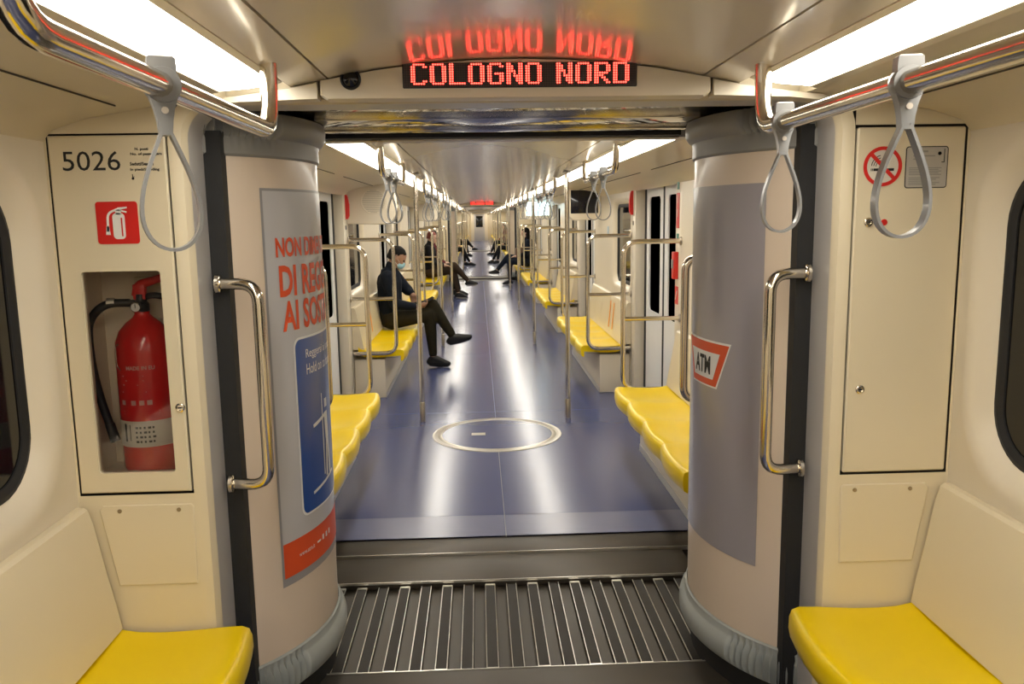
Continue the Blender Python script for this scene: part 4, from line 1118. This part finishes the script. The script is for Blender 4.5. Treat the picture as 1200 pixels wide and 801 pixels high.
    for sy in (-1, 1):
        Lg = J['legR'] if sy < 0 else J['legL']; K, An, T = [Vector(p) for p in Lg[1:]]
        fd = (T-An); fd.z *= 1.0; heel = An - Vector((fd.x, fd.y, 0)).normalized()*0.045 + (V(0, 0, -0.045) if abs(fd.z) < 0.12 else V(0, 0, -0.03))
        sh = blob('shoe', [[(An, 0.042), (heel, 0.036)], [(heel, 0.034), (heel.lerp(T, 0.6), 0.036), (T, 0.029)], [(An, 0.040), (An.lerp(T, 0.5), 0.036), (T, 0.027)]], [], shoem, t, min(voxel, 0.010))
        bm = BM(); dn = V(0, 0, -0.020)
        tube(bm, [heel+dn, heel.lerp(T, 0.5)+dn, T+V(0, 0, -0.014)], [0.026, 0.029, 0.022], 10)
        for v in bm.verts: pass
        bmesh.ops.scale(bm, vec=(1, 1, 1), verts=bm.verts)
        zc = None
        build('sole', bm, solem if mats.get('sole') else shoem, sh)
    return t
# seated man with phone, crossed legs. local x = world X - hip x
def pose_man():
    # own left = +y (away from the camera), own right = -y (towards the camera)
    return dict(pelvis=(0.0, 0, 0.555), chest=(0.00, 0, 0.90), neck=(0.035, 0, 1.045), head=(0.085, 0, 1.155), nod=0.50,
        armR=((0.0, -0.165, 0.965), (0.07, -0.215, 0.695), (0.285, -0.14, 0.655), (1, 0.25, 0.05), (0, 0.5, 0.9), 0.75),
        armL=((0.03, 0.165, 0.965), (0.17, 0.20, 0.80), (0.215, 0.13, 0.775), (0.35, -0.25, -1), (-0.3, -1, 0), 0.5),
        legR=((0.02, -0.10, 0.52), (0.41, -0.07, 0.565), (0.44, -0.06, 0.105), (0.60, -0.07, 0.038)),
        legL=((0.02, 0.10, 0.54), (0.44, -0.02, 0.655), (0.655, -0.03, 0.315), (0.83, -0.04, 0.315)))
person('man in navy jacket and pale blue mask looking at his phone, legs crossed', (-1.045, 8.62, 0), -1, pose_man(), dict(skin=skin1, hair=hairm, top=navy, legs=olive), 0.011, mask=True)
ph = thing('phone', 'black phone held by the man in the navy jacket', 'phone', (-0.645, 8.53, 0.715)); ph.rotation_euler = (0.15, -0.45, 0.3)
bm = BM(); box(bm, -0.07, 0.07, -0.035, 0.035, -0.004, 0.004, 0.003); build('case', bm, blackp, ph)
bm = BM(); box(bm, -0.065, 0.065, -0.032, 0.032, 0.0041, 0.0046); build('screen', bm, screenm, ph, smooth=False)
def pose_sit(ext=0.2, cross=False, lean=0.0):
    J = dict(pelvis=(0.0, 0, 0.555), chest=(lean, 0, 0.92), neck=(lean+0.02, 0, 1.07), head=(lean+0.05, 0, 1.20), nod=0.25,
        armR=((lean-0.01, -0.17, 0.99), (0.06, -0.22, 0.72), (0.28, -0.11, 0.67), (1, 0.5, -0.1), (0, 0.3, -1), 0.4),
        armL=((lean-0.01, 0.17, 0.99), (0.06, 0.22, 0.72), (0.28, 0.11, 0.67), (1, -0.5, -0.1), (0, -0.3, -1), 0.4),
        legR=((0.02, -0.10, 0.52), (0.42, -0.12, 0.56), (0.42+ext, -0.11, 0.105), (0.58+ext, -0.12, 0.040)),
        legL=((0.02, 0.10, 0.52), (0.43, 0.10, 0.56), (0.38+ext*0.5, 0.10, 0.105), (0.54+ext*0.5, 0.10, 0.040)))
    if cross: J['legR'] = ((0.02, -0.10, 0.54), (0.46, 0.02, 0.66), (0.74, 0.05, 0.34), (0.90, 0.05, 0.30))
    return J
person('person in black coat with reddish hair on the fourth left bench, legs stretched', (-1.045, 15.9, 0), -1, pose_sit(0.30, True), dict(skin=skin2, hair=hairr, top=blackc, legs=brown, sole=1), 0.018)
person('person in maroon top on the fourth left bench, farther along', (-1.045, 16.6, 0), -1, pose_sit(0.12), dict(skin=skin2, hair=hairm, top=maroon, legs=blackc), 0.018, hair='long')
person('person in dark navy coat with long black hair on the far right bench, legs crossed', (1.045, 19.15, 0), 1, pose_sit(0.1, True), dict(skin=skin2, hair=hairm, top=navy, legs=navy, sole=1), 0.018, hair='long')
bg = thing('handbag', 'brown handbag on the lap of the person on the far right bench', 'bag', (0.87, 19.15, 0.66))
bm = BM(); box(bm, -0.11, 0.09, -0.16, 0.16, 0.0, 0.20, 0.03, 3); build('body', bm, mat('brown_leather', (0.16, 0.09, 0.05), 0.5, noise=0.2), bg)
bm = BM(); tube(bm, fillet([(-0.01, -0.10, 0.19), (-0.01, -0.08, 0.30), (-0.01, 0.08, 0.30), (-0.01, 0.10, 0.19)], 0.05, 4), 0.008, 8); build('strap', bm, MATS['brown_leather'], bg)
person('distant seated person in black on the left beyond the far gangway', (-1.045, 27.2, 0), -1, pose_sit(0.25), dict(skin=skin2, hair=hairm, top=blackc, legs=blackc), 0.025)
person('distant seated person in navy on the right beyond the far gangway', (1.045, 28.2, 0), 1, pose_sit(0.25), dict(skin=skin1, hair=hairm, top=navy, legs=blackc), 0.025)

person('distant seated person in brown on the left, near the end of the third car', (-1.045, 33.95, 0), -1, pose_sit(0.3, True), dict(skin=skin2, hair=hairm, top=brown, legs=blackc), 0.025)
person('distant seated person in maroon on the right, near the end of the third car', (1.045, 34.7, 0), 1, pose_sit(0.2), dict(skin=skin2, hair=hairm, top=maroon, legs=blackc), 0.025, hair='long')
# cab door closing the last car
DN[0] += 1
ye = CAR1+2*PER
bm = BM(); box(bm, -0.36, 0.36, ye-0.03, ye-0.001, 0.02, 1.84, 0.008); cdr = struct(build('door_%d' % DN[0], bm, alu))
bm = BM(); box(bm, -0.24, 0.24, ye-0.036, ye-0.03, 0.95, 1.70, 0.003); build('pane', bm, glassb, cdr)
bm = BM(); box(bm, 0.28, 0.31, ye-0.05, ye-0.03, 0.92, 1.06, 0.005); build('door_handle', bm, steel, cdr)
